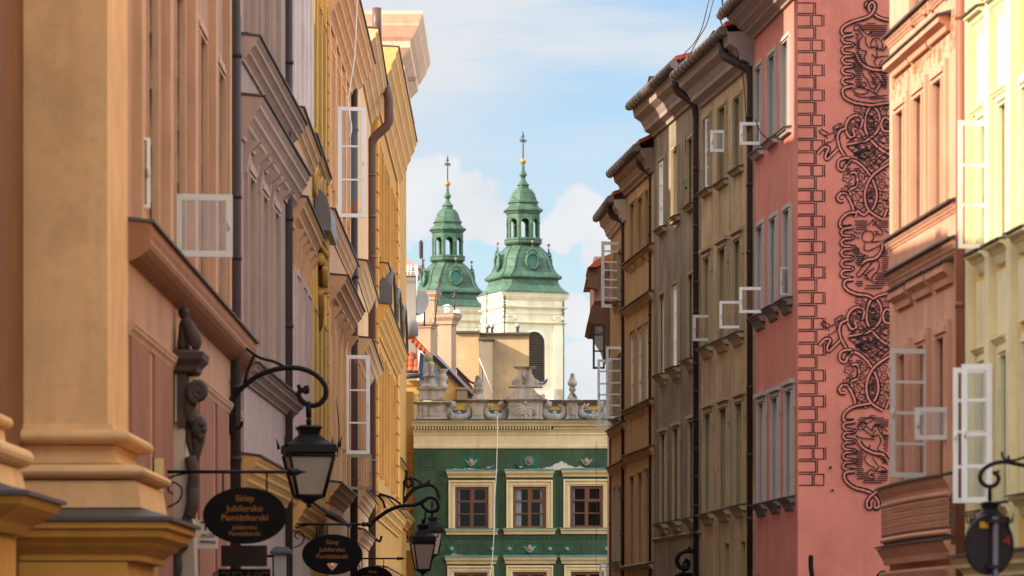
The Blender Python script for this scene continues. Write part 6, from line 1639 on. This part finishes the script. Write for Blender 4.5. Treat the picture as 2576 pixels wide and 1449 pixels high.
def vents():
    Y = 158.5; t = thing('roof_vent', at(1124, 790, Y), 'small white vent with a conical hat on the right chimney', 'vent')
    c = at(1124.5, 0, Y); q = MB(); q.lathe([(.11, Z(790, Y)), (.11, Z(772, Y)), (.05, Z(771, Y))], c.x, Y + .3, 12); q.lathe([(.19, Z(768.5, Y)), (.19, Z(768, Y)), (.02, Z(764, Y))], c.x, Y + .3, 12)
    for k in range(4): a = k * 1.57; q.tube([(c.x + .1 * math.cos(a), Y + .3 + .1 * math.sin(a), Z(772, Y)), (c.x + .1 * math.cos(a), Y + .3 + .1 * math.sin(a), Z(768.2, Y))], .012, 5)
    q.build('vent_hood', WHITE, t)
    Y = 160; t = thing('satellite_dish', at(1150, 792, Y), 'small pale dish half hidden behind the right chimney cap', 'satellite dish'); c = at(1150, 793, Y); q = MB()
    q.ball(c, .21, 14, sy=.3, sz=1.15); q.build('reflector', mat('pale_grey_dish', (170, 176, 180), rough=.4), t)
    Y = 152.0; c = at(1057, 763, Y); t = thing('satellite_dish', c, 'large white satellite dish in front of the middle chimney', 'satellite dish')
    ax = Vector((-.62, -.74, .26)).normalized(); s1 = ax.cross(Vector((0, 0, 1))).normalized(); s2 = s1.cross(ax)
    if s2.z < 0: s2 = -s2
    rows = []; n = 32
    for k in range(7):
        rr = .505 * k / 6 + 1e-4
        rows.append([c + s1 * rr * math.cos(2 * math.pi * j / n) * .95 + s2 * rr * math.sin(2 * math.pi * j / n) + ax * (.35 * rr * rr - .05) for j in range(n)])
    rows += [[p - ax * .02 for p in r] for r in rows[::-1]]
    q = MB(); q.grid(rows, 0, True, close=True); q.build('reflector', WHITE, t)
    q = MB(); b = c - s2 * .47 + ax * .03; e = c + ax * .55 - s2 * .25; q.tube([b, e], .018, 6); q.tube([e - ax * .05, e + ax * .06], .045, 8); q.build('feed_arm', mat('dark_aerial', (62, 60, 66)), t)
    q = MB(); q.tube([c - ax * .05, c - ax * .25, c - ax * .25 + Vector((0, 0, -.8))], .03, 8); q.build('mount', mat('dark_aerial', (62, 60, 66)), t)
vents()
def left_roofs():
    Y = 150.0
    t = thing('rear_house', (X(1045, Y), Y, 0), 'low house with an orange tiled hip roof left of the attic ball finial', 'house')
    q = MB(); q.box(X(1010, Y), X(1056, Y), Y, Y + 8, 0, Z(985, Y)); q.build('wall', mat('plain_ochre_plaster', (196, 146, 72)), t)
    q = MB(); ft = box_foot(X(1010, Y), X(1052, Y), Y, Y + 6); q.sweep(ft, [(0, Z(1000, Y)), (.05, Z(990, Y)), (.05, Z(975, Y)), (.12, Z(968, Y)), (.14, Z(958, Y)), (0, Z(957, Y))]); q.build('eaves_cornice', mat('ochre_cornice', (186, 148, 84), var=.08), t)
    q = MB(); q.tube([at(1010, 948, Y - .35), at(1056, 945, Y - .35)], .09, 8); q.tube([at(1010, 937, Y - .36), at(1054, 935, Y - .36)], .03, 6); q.build('gutter', mat('dark_grey_gutter', (60, 58, 60), rough=.4), t)
    # pantiles laid as rows of half-round rolls on the slope
    q = MB(); xl, xr = X(1008, Y), X(1055, Y); z0, z1 = Z(936, Y), Z(846, Y)
    def slope(x, s): return Vector((x, Y - .25 + 2.2 * s, z0 + (z1 - z0) * s))
    nx = 6; wd = .135
    for r_ in range(6):
        for k in range(-3, 3):
            x = X(1026, Y) + k * wd * 1.6 + .1
            if x > X(1052, Y) - r_ * .05 or x < xl: continue
            s0, s1 = r_ / 6, (r_ + 1.12) / 6
            rows = []
            for s, lift in ((s0, .03), (s1, 0.0)):
                p = slope(x, s); rows.append([p + Vector((wd * .8 * math.cos(a), 0, 0)) + Vector((0, -.6, .3)).normalized() * (wd * .6 * math.sin(a) + lift) for a in [math.pi * j / 6 for j in range(7)]])
            q.grid(rows, 0, True)
    q.poly([slope(xl, -.02) + Vector((0, .05, -.03)), slope(X(1054, Y), -.02) + Vector((0, .05, -.03)), slope(X(1044, Y), 1) + Vector((0, .05, -.03)), slope(xl, 1) + Vector((0, .05, -.03))])
    for k in range(6):
        a, b = at(1024 + k * 9.2, 838 + k * 9.5, Y - .1), at(1035 + k * 9.2, 850 + k * 9.5, Y - .1); q.tube([a, b], .115, 8)
    q.build('tile_roof', TILE, t)
    q = MB(); q.prism([at(a, b, Y - .3) for a, b in ((1054, 880), (1059, 884), (1100, 925), (1130, 960), (1110, 1006), (1056, 1006))], (0, .12, 0)); q.build('slate_hip', mat('blue_grey_slate', (76, 86, 106), var=.2, bump=.3), t)
    q = MB(); q.tube([at(1056, 882, Y - .34), at(1052, 934, Y - .34)], .035, 6); q.tube([at(1056, 882, Y - .34), at(1072, 897, Y - .34)], .03, 6); q.build('verge_strip', mat('pale_zinc', (176, 180, 196)), t)
    # sloping roof running down to the right behind the attic
    Y = 153.0; t = thing('rear_house', (X(1150, Y), Y, 0), 'low yellow house with a steep tiled roof sloping down behind the attic dolphins', 'house')
    q = MB(); q.prism([at(a, b, Y) for a, b in ((1090, 900), (1100, 905), (1185, 1000), (1185, 1055), (1090, 1055))], (0, 6, 0)); q.build('wall', mat('pale_yellow_gable', (226, 182, 112), var=.08), t)
    q = MB(); q.prism([at(a, b, Y - .2) for a, b in ((1088, 893), (1096, 896), (1192, 995), (1186, 1001), (1088, 903))], (0, 6, 0)); q.build('verge', mat('dark_lead_verge', (62, 58, 58), var=.2), t)
    q = MB()
    for d in (4, 8): q.tube([at(1098, 897 - d + 2, Y - .3), at(1188, 992 - d + 2, Y - .3)], .028, 6)
    q.build('verge_rail', mat('pale_zinc', (176, 180, 196)), t)
    q = MB(); q.prism([at(a, b, Y + 3) for a, b in ((1149, 930), (1152, 926), (1190, 975), (1205, 985), (1205, 1000), (1192, 996), (1149, 952))], (0, 4, 0)); q.build('tile_roof', mat('dull_red_tile', (150, 84, 62), var=.25, bump=.4, bscale=12), t)
    q = MB(); q.tube(smooth([at(1148, 926, Y + 2.9), at(1170, 948, Y + 2.9), at(1186, 962, Y + 2.9), at(1200, 963, Y + 2.9), at(1206, 955, Y + 2.9)], 4), .05, 6); q.build('ridge_flashing', FLASH, t)
    q = MB(); q.sweep(box_foot(X(1150, Y), X(1176, Y), Y - .6, Y + .1), [(0, Z(1012, Y)), (0, Z(985, Y)), (.06, Z(982, Y)), (.06, Z(978, Y)), (0, Z(977, Y))]); q.build('chimney', CHIM, t)
    # grey chimney tower with railing at the edge of the ochre corner house
    Y = 151.0; t = thing('chimney', (X(1035, Y), Y, 0), 'grey rendered chimney block with a moulded cap and aerial rail at the left row end', 'chimney')
    q = MB(); q.box(X(1008, Y), X(1046, Y), Y, Y + 1.5, 0, Z(712, Y)); q.build('stack', mat('grey_render', (150, 142, 132), var=.12, streak=.15), t)
    q = MB(); q.sweep(box_foot(X(1008, Y), X(1046, Y), Y, Y + 1.5), [(0, Z(714, Y)), (.04, Z(706, Y)), (.06, Z(698, Y)), (.12, Z(694, Y)), (.13, Z(680, Y)), (.2, Z(676, Y)), (.22, Z(668, Y)), (0, Z(664, Y))]); q.build('cap', mat('grey_render', (150, 142, 132)), t)
    q = MB(); q.prism([at(a, b, Y + .3) for a, b in ((1010, 664), (1044, 664), (1030, 654), (1022, 650), (1010, 650))], (0, 1, 0)); q.build('tile_hat', mat('pink_tile', (204, 140, 132), var=.15), t)
    q = MB()
    for y in (671, 677, 683): q.tube([at(1018, y, Y - .4), at(1052, y, Y - .4)], .014, 5)
    for px in (1026, 1034, 1045, 1049): q.tube([at(px, 668, Y - .4), at(px, 694 if px < 1048 else 745, Y - .4)], .02, 5)
    q.build('aerial_rail', WHITE, t)
    q = MB(); q.lathe([(.0, Z(858, Y)), (.36, Z(850, Y)), (.37, Z(820, Y)), (.32, Z(812, Y)), (.1, Z(806, Y))], X(1030, Y), Y - 1.0, 16); q.build('zinc_drum', mat('grey_zinc_drum', (140, 136, 134), rough=.45, var=.15), t)
    # strip of ochre wall between the corner house and the green house
    Y = 144.5; t = thing('town_house', (X(1030, Y), Y, 0), 'narrow slice of ochre wall with string courses between corner house and green house', 'house')
    q = MB(); q.box(X(995, Y), X(1041, Y), Y, Y + 5, 0, Z(985, Y)); q.build('wall', mat('dull_ochre_plaster', (176, 134, 74), var=.1, streak=.15), t)
    for y, hh, n in ((1135, 5, .1), (1160, 3, .05), (1185, 3, .05), (1210, 3, .05), (1302, 16, .3), (1345, 3, .05)):
        q = MB(); q.sweep(box_foot(X(995, Y), X(1038, Y), Y, Y + 4), [(0, Z(y + hh, Y)), (n * .5, Z(y + hh * .6, Y)), (n, Z(y + hh * .3, Y)), (n, Z(y, Y)), (0, Z(y - .5, Y))]); q.build('string_course', mat('ochre_cornice', (186, 148, 84)), t)
    q = MB(); q.sweep(box_foot(X(1012, Y), X(1032, Y), Y - .02, Y + .3), [(.0, Z(1385, Y)), (.0, Z(1366, Y))]); q.build('notice', WHITE, t)
left_roofs()

# ------------------------------------------------------------------ twin church towers
def copper(name='verdigris_copper'):
    if name in MATS: return MATS[name]
    m = mat(name, (78, 108, 90), rough=.65, var=.22, streak=.4, dirt=.6, dirt_rgb=(66, 74, 56), scale=.45, bump=.15, bscale=6)
    nt = m.node_tree; N, Lk = nt.nodes, nt.links; b = N['Principled BSDF']
    src = b.inputs['Base Color'].links[0].from_socket
    geo = N.new('ShaderNodeNewGeometry'); sep = N.new('ShaderNodeSeparateXYZ'); Lk.new(geo.outputs['Position'], sep.inputs[0])
    ad = N.new('ShaderNodeMath'); ad.operation = 'ADD'; Lk.new(sep.outputs[0], ad.inputs[0]); Lk.new(sep.outputs[1], ad.inputs[1])
    cb = N.new('ShaderNodeCombineXYZ'); Lk.new(ad.outputs[0], cb.inputs[0]); Lk.new(sep.outputs[2], cb.inputs[1])
    br = N.new('ShaderNodeTexBrick'); Lk.new(cb.outputs[0], br.inputs['Vector'])          # seams of the copper sheets
    br.inputs['Scale'].default_value = 1.0; br.inputs['Brick Width'].default_value = .9; br.inputs['Row Height'].default_value = .8; br.inputs['Mortar Size'].default_value = .04
    br.inputs['Color1'].default_value = (1, 1, 1, 1); br.inputs['Color2'].default_value = (.68, .74, .68, 1); br.inputs['Mortar'].default_value = (.38, .42, .38, 1)
    mx = N.new('ShaderNodeMix'); mx.data_type = 'RGBA'; mx.blend_type = 'MULTIPLY'; mx.inputs['Factor'].default_value = .8
    Lk.new(src, mx.inputs['A']); Lk.new(br.outputs['Color'], mx.inputs['B']); Lk.new(mx.outputs['Result'], b.inputs['Base Color'])
    return m
def tower(px, py_ball, Y, label, rot=R(20)):
    K = 380 / 1.0 / F * .4722 * .001 * 1000 / 1.0       # metres per tracing unit
    K = .4722 * 380 / F
    cx = X(px, Y); zb = Z(py_ball, Y)
    z = lambda c: zb + (178 - c) * K
    t = thing('church_tower', (cx, Y, 0), label, 'church tower', 'twin church towers')
    COP = copper(); PLS = mat('cream_tower_plaster', (226, 218, 190), var=.05, streak=.14, dirt=.4, dirt_rgb=(186, 172, 138), scale=.4)
    DKC = mat('dark_copper_seam', (58, 72, 62), var=.2)
    def p8(a, b, zz, r_=rot):
        pts = [(a, -b), (a, b), (b, a), (-b, a), (-a, b), (-a, -b), (-b, -a), (b, -a)]
        c, s = math.cos(r_), math.sin(r_)
        return [(cx + x * c - y * s, Y + x * s + y * c, zz) for x, y in pts]
    orot = R(8)
    def octs(levels, name, m, parent=t, r_=orot):
        q = MB(); q.grid([p8(r * K / 1.04, r * K / 1.04 * .4142, z(c), r_) for r, c in levels], 0, close=True, capa=True, capb=True); return q.build(name, m, parent)
    octs([(6, 194), (7, 205), (8, 222), (11, 234), (19, 246), (20, 252), (14, 260), (11, 268), (14, 280), (22, 294), (32, 303), (33, 307), (27, 310), (30, 318), (30, 322)], 'spire', COP)
    octs([(30, 323), (42, 327), (54, 340), (62, 354), (68, 372), (72, 388), (82, 397), (83, 402), (74, 405), (76, 412), (86, 426), (104, 438), (106, 445), (96, 450), (90, 460), (84, 464)], 'cupola', COP)
    # open lantern: eight arched sides
    def arch(p0, p1, z0, z1, wfrac, zs, th, mb):
        p0, p1 = Vector(p0), Vector(p1); e = p1 - p0; n = Vector((e.y, -e.x)).normalized() * th
        ua, ub = (1 - wfrac) / 2, 1 - (1 - wfrac) / 2; rad = (ub - ua) / 2 * e.length
        P = lambda u, zz, k: (p0.x + e.x * u - n.x * k, p0.y + e.y * u - n.y * k, zz)
        for k in (0, 1):
            mb.poly([P(0, z0, k), P(ua, z0, k), P(ua, zs, k), P(0, zs, k)]); mb.poly([P(ub, z0, k), P(1, z0, k), P(1, zs, k), P(ub, zs, k)])
            arc = [(.5 - (ub - ua) / 2 * math.cos(math.pi * j / 10), zs + rad * math.sin(math.pi * j / 10)) for j in range(11)]
            mb.poly([P(0, zs, k), P(ua, zs, k), P(ua, z1, k), P(0, z1, k)]); mb.poly([P(ub, zs, k), P(1, zs, k), P(1, z1, k), P(ub, z1, k)])
            for j in range(10): mb.poly([P(arc[j][0], arc[j][1], k), P(arc[j + 1][0], arc[j + 1][1], k), P(arc[j + 1][0], z1, k), P(arc[j][0], z1, k)])
        for j in range(10): mb.poly([P(arc[j][0], arc[j][1], 0), P(arc[j + 1][0], arc[j + 1][1], 0), P(arc[j + 1][0], arc[j + 1][1], 1), P(arc[j][0], arc[j][1], 1)])
        for u in (ua, ub): mb.poly([P(u, z0, 0), P(u, zs, 0), P(u, zs, 1), P(u, z0, 1)])
    q = MB(); o8 = p8(76 * K, 76 * K * .4142, 0, orot)
    for i in range(8):
        a, b = o8[i][:2], o8[(i + 1) % 8][:2]
        arch(b, a, z(590), z(464), .70, z(510), .16, q)
    q.build('lantern', COP, t)
    q = MB()
    for x, y, _ in p8(78 * K, 78 * K * .4142, 0, orot): q.lathe([(.16, z(590)), (.12, z(584)), (.11, z(520)), (.17, z(512)), (.17, z(506)), (.11, z(503)), (.11, z(466))], x, y, 8)
    for o_ in q.islands(): o_.build('colonnette', COP, t)
    octs([(82, 589), (98, 592), (101, 598), (98, 606), (100, 614), (96, 622), (84, 627), (70, 628)], 'lantern_base', COP)
    # bell-shaped lower roof: chamfered square
    q = MB(); kq = K / 1.19
    lev = [(86, 626, .46), (94, 634, .5), (112, 650, .56), (130, 672, .62), (143, 695, .66), (152, 722, .69), (160, 750, .71), (170, 772, .73), (186, 790, .75), (203, 801, .77), (206, 805, .77), (200, 812, .76), (190, 816, .75)]
    q.grid([p8(r * kq, r * kq * b, z(c)) for r, c, b in lev], 0, close=True, capa=True, capb=True); q.build('bell_roof', COP, t)
    q = MB(); lev = [(184, 815, .75), (186, 830, .76), (196, 852, .78), (214, 872, .82), (234, 887, .86), (238, 891, .86), (230, 893, .86)]
    q.grid([p8(r * kq, r * kq * b, z(c)) for r, c, b in lev], 0, close=True, capa=True, capb=True); q.build('skirt_roof', COP, t)
    # raised ribs along the roof edges
    q = MB()
    lv = [(86, 626, .46), (94, 634, .5), (112, 650, .56), (130, 672, .62), (143, 695, .66), (152, 722, .69), (160, 750, .71), (170, 772, .73), (186, 790, .75), (203, 801, .77)]
    for i in range(8): q.tube([p8(r * kq, r * kq * b, z(c))[i] for r, c, b in lv], .055, 5)
    q.build('roof_rib', DKC, t)
    # body
    A = 216 * kq * .98
    def foot(a): 
        c, s = math.cos(rot), math.sin(rot); return [(cx + x * c - y * s, Y + x * s + y * c) for x, y in ((-a, -a), (a, -a), (a, a), (-a, a))]
    a0 = 3.02
    q = MB(); q.sweep(foot(a0), [(0, 0), (0, z(925))]); q.build('belfry', PLS, t)
    q = MB(); q.sweep(foot(a0), [(0, z(932)), (.12, z(928)), (.2, z(922)), (.32, z(914)), (.36, z(906)), (.42, z(900)), (.46, z(893)), (0, z(892))]); q.build('main_cornice', PLS, t)
    q = MB(); q.sweep(foot(a0), [(0, z(978)), (.16, z(974)), (.34, z(968)), (.34, z(965)), (0, z(963))]); q.build('entablature', PLS, t)
    q = MB(); q.sweep(foot(a0), [(0, z(1058)), (.12, z(1055)), (.26, z(1050)), (.26, z(1046)), (0, z(1044))]); q.build('impost_course', PLS, t)
    q = MB(); q.sweep(foot(a0), [(.02, z(1005)), (.07, z(1004)), (.07, z(990)), (.02, z(989))]); q.build('architrave', PLS, t)
    c_, s_ = math.cos(rot), math.sin(rot)
    def L(side, u, n, zz):
        """point on the front (0) or left (1) face: u along the face, n outwards"""
        x, y = (u, -a0 - n) if side == 0 else (-a0 - n, -u)
        return Vector((cx + x * c_ - y * s_, Y + x * s_ + y * c_, zz))
    def lbox(mb, side, u0, u1, n0, n1, za, zb_): mb.hexa([L(side, u, n, zz) for zz in (za, zb_) for u, n in ((u0, n0), (u1, n0), (u1, n1), (u0, n1))])
    for side in (0, 1):
        q = MB()
        for u in (-a0 + .62, a0 - .62): lbox(q, side, u - .46, u + .46, -.05, .2, z(1460), z(1058)); lbox(q, side, u - .5, u + .5, -.05, .14, z(962), z(933)); lbox(q, side, u - .58, u + .58, -.05, .2, z(1470), z(1400))
        q.build('pilaster', PLS, t)
        q = MB()
        for u in (-a0 + .62, a0 - .62):
            for s in (-.42, .42): q.tube([L(side, u + s, .05, z(1024)), L(side, u + s, .26, z(1024))], .15, 10)
            lbox(q, side, u - .5, u + .5, .0, .2, z(1018), z(1010)); lbox(q, side, u - .36, u + .36, .0, .15, z(1043), z(1019))
        q.build('ionic_capital', PLS, t)
        # louvred arch
        w = 1.02; zs, zb2 = z(1155), z(1375)
        q = MB(); arc = [(-w, zb2)] + [(w * math.cos(math.pi - math.pi * j / 14), zs + w * math.sin(math.pi * j / 14)) for j in range(15)] + [(w, zb2)]
        q.poly([L(side, u, .012, zz) for u, zz in arc]); lo = q.build('louvre', mat('dark_brown_louvre', (66, 56, 50), var=.15), t)
        q = MB(); zz = zb2
        while zz < zs + w - .1:
            hw = w if zz < zs else math.sqrt(max(.01, w * w - (zz - zs) ** 2))
            q.hexa([L(side, u, n, zz + dz) for dz, u, n in ((0, -hw + .03, .10), (0, hw - .03, .10), (.1, hw - .03, .02), (.1, -hw + .03, .02), (.03, -hw + .03, .11), (.03, hw - .03, .11), (.13, hw - .03, .03), (.13, -hw + .03, .03))]); zz += .2
        q.build('louvre_slat', mat('dark_brown_louvre', (66, 56, 50)), lo)
        q = MB(); a1 = [(w * 1.28 * math.cos(math.pi - math.pi * j / 14), zs + w * 1.28 * math.sin(math.pi * j / 14)) for j in range(15)]; a2 = [(w * 1.02 * math.cos(math.pi - math.pi * j / 14), zs + w * 1.02 * math.sin(math.pi * j / 14)) for j in range(15)]
        q.grid([[L(side, u, n, zz) for u, zz in aa] for aa, n in ((a1, 0), (a1, .12), (a2, .14), (a2, 0))])
        for s in (-1, 1): lbox(q, side, *sorted((s * w * 1.02, s * w * 1.36)), -.02, .16, zs - .22, zs); lbox(q, side, *sorted((s * w * 1.04, s * w * 1.26)), -.02, .1, zb2, zs - .22)
        q.build('arch_surround', PLS, t)
    q = MB(); q.tube([L(0, a0 - .1, .14, z(935)), L(0, a0 - .1, .14, z(1460))], .09, 6); q.build('downpipe', COP, t)
    # oval dormers with finials on the bell roof
    for side, nrm in ((0, Vector((s_, -c_, 0))), (1, Vector((-c_, -s_, 0))), (2, Vector((c_, s_, 0))), (3, Vector((-s_, c_, 0)))):
        tang = Vector((-nrm.y, nrm.x, 0)); base = Vector((cx, Y, z(722))) + nrm * (152 * kq + .22)
        q = MB(); ring = [base + tang * (.62 * math.cos(2 * math.pi * j / 24)) + Vector((0, 0, .74 * math.sin(2 * math.pi * j / 24))) + nrm * .12 for j in range(25)]
        q.tube(ring, .13, 8); rr = lambda k, d: [base + tang * (.66 * k * math.cos(2 * math.pi * j / 24)) + Vector((0, 0, .78 * k * math.sin(2 * math.pi * j / 24))) + nrm * d for j in range(24)]
        q.grid([rr(1.0, -.9), rr(1.0, .08)], 0, True, close=True); o = q.build('oculus', COP, t)
        q = MB(); q.poly(rr(.9, .05)); q.build('oculus_panel', mat('teal_copper_panel', (74, 122, 112), var=.1), o)
        q = MB(); q.tube(smooth([base + tang * -.55 + Vector((0, 0, .7)) + nrm * .1, base + tang * -.3 + Vector((0, 0, 1.0)) + nrm * .12, base + Vector((0, 0, 1.1)) + nrm * .12, base + tang * .3 + Vector((0, 0, 1.0)) + nrm * .12, base + tang * .55 + Vector((0, 0, .7)) + nrm * .1], 4), .1, 6); q.build('oculus_crest', COP, o)
        q = MB(); c2 = base + nrm * .1; q.lathe([(.16, c2.z + 1.0), (.1, c2.z + 1.15), (.06, c2.z + 1.3), (.1, c2.z + 1.42), (.03, c2.z + 1.5), (.03, c2.z + 1.72)], c2.x, c2.y, 8); q.build('finial_stem', COP, o)
        q = MB(); q.ball(c2 + Vector((0, 0, 1.84)), .15, 10); q.build('finial_ball', mat('tarnished_gilt', (158, 110, 72), rough=.45, metal=.3, var=.2), o)
    GIL = mat('old_gilt', (176, 128, 64), rough=.4, metal=.5, var=.25, bump=.1)
    q = MB(); q.ball((cx, Y, z(178)), 16.2 * K, 18); q.build('gilded_ball', GIL, t)
    q = MB(); cz = z(68); BK = mat('dark_cross_iron', (44, 40, 46), rough=.5, metal=.3)
    q.tube([(cx, Y, z(162)), (cx, Y, z(24))], .06, 6); q.tube([(cx - .24, Y, cz), (cx + .24, Y, cz)], .045, 6)
    for dx, dz in ((-.22, 0), (.22, 0), (0, .42), (0, -.0)):
        c3 = Vector((cx + dx, Y, cz + dz))
        q.tube([c3 + Vector((.10 * math.cos(k * .785), 0, .13 * math.sin(k * .785))) for k in range(9)], .03, 5)
    q.tube([(cx, Y, z(24)), (cx, Y, z(17))], lambda v: .05 * (1 - v) + .005, 6)
    q.tube(smooth([(cx - .3, Y, z(45)), (cx - .12, Y, cz + .1), (cx + .05, Y, cz), (cx + .2, Y, cz - .2)], 4), .018, 5)
    q.build('cross', BK, t)
tower(1316, 406, 380.0, 'church tower with cream belfry and green copper lantern, the taller and nearer of two')
tower(1126, 462, 406.0, 'green copper church tower, lower and partly hidden by chimneys, left of the cream belfry')

def flower_pot():
    Y = 78.6; c = at(1742, 500, Y)
    t = thing('flower_pot', c, 'white pot with red flowers on a sill of the olive grey house', 'flower pot')
    q = MB(); q.lathe([(.07, c.z - .06), (.1, c.z + .12), (.11, c.z + .14), (.08, c.z + .13)], c.x, Y, 14); q.build('pot', WHITE, t)
    rnd = random.Random(4); q = MB()
    for k in range(70):
        b = Vector((c.x + rnd.uniform(-.14, .05), Y + rnd.uniform(-.1, .1), c.z + rnd.uniform(.1, .34))); d = Vector((rnd.uniform(-1, 1), rnd.uniform(-1, 1), rnd.uniform(-.3, 1))).normalized(); s = d.orthogonal().normalized()
        q.poly([b, b + d * .04 + s * .025, b + d * .08, b + d * .04 - s * .025])
    q.build('leaves', mat('geranium_green', (70, 116, 50), var=.3), t)
    q = MB()
    for k in range(5): q.ball((c.x + .02 + rnd.uniform(-.03, .03), Y + rnd.uniform(-.03, .03), c.z + .4 + rnd.uniform(-.03, .04)), .025, 8)
    q.build('blossom', mat('crimson_blossom', (190, 30, 74), var=.2), t)
flower_pot()
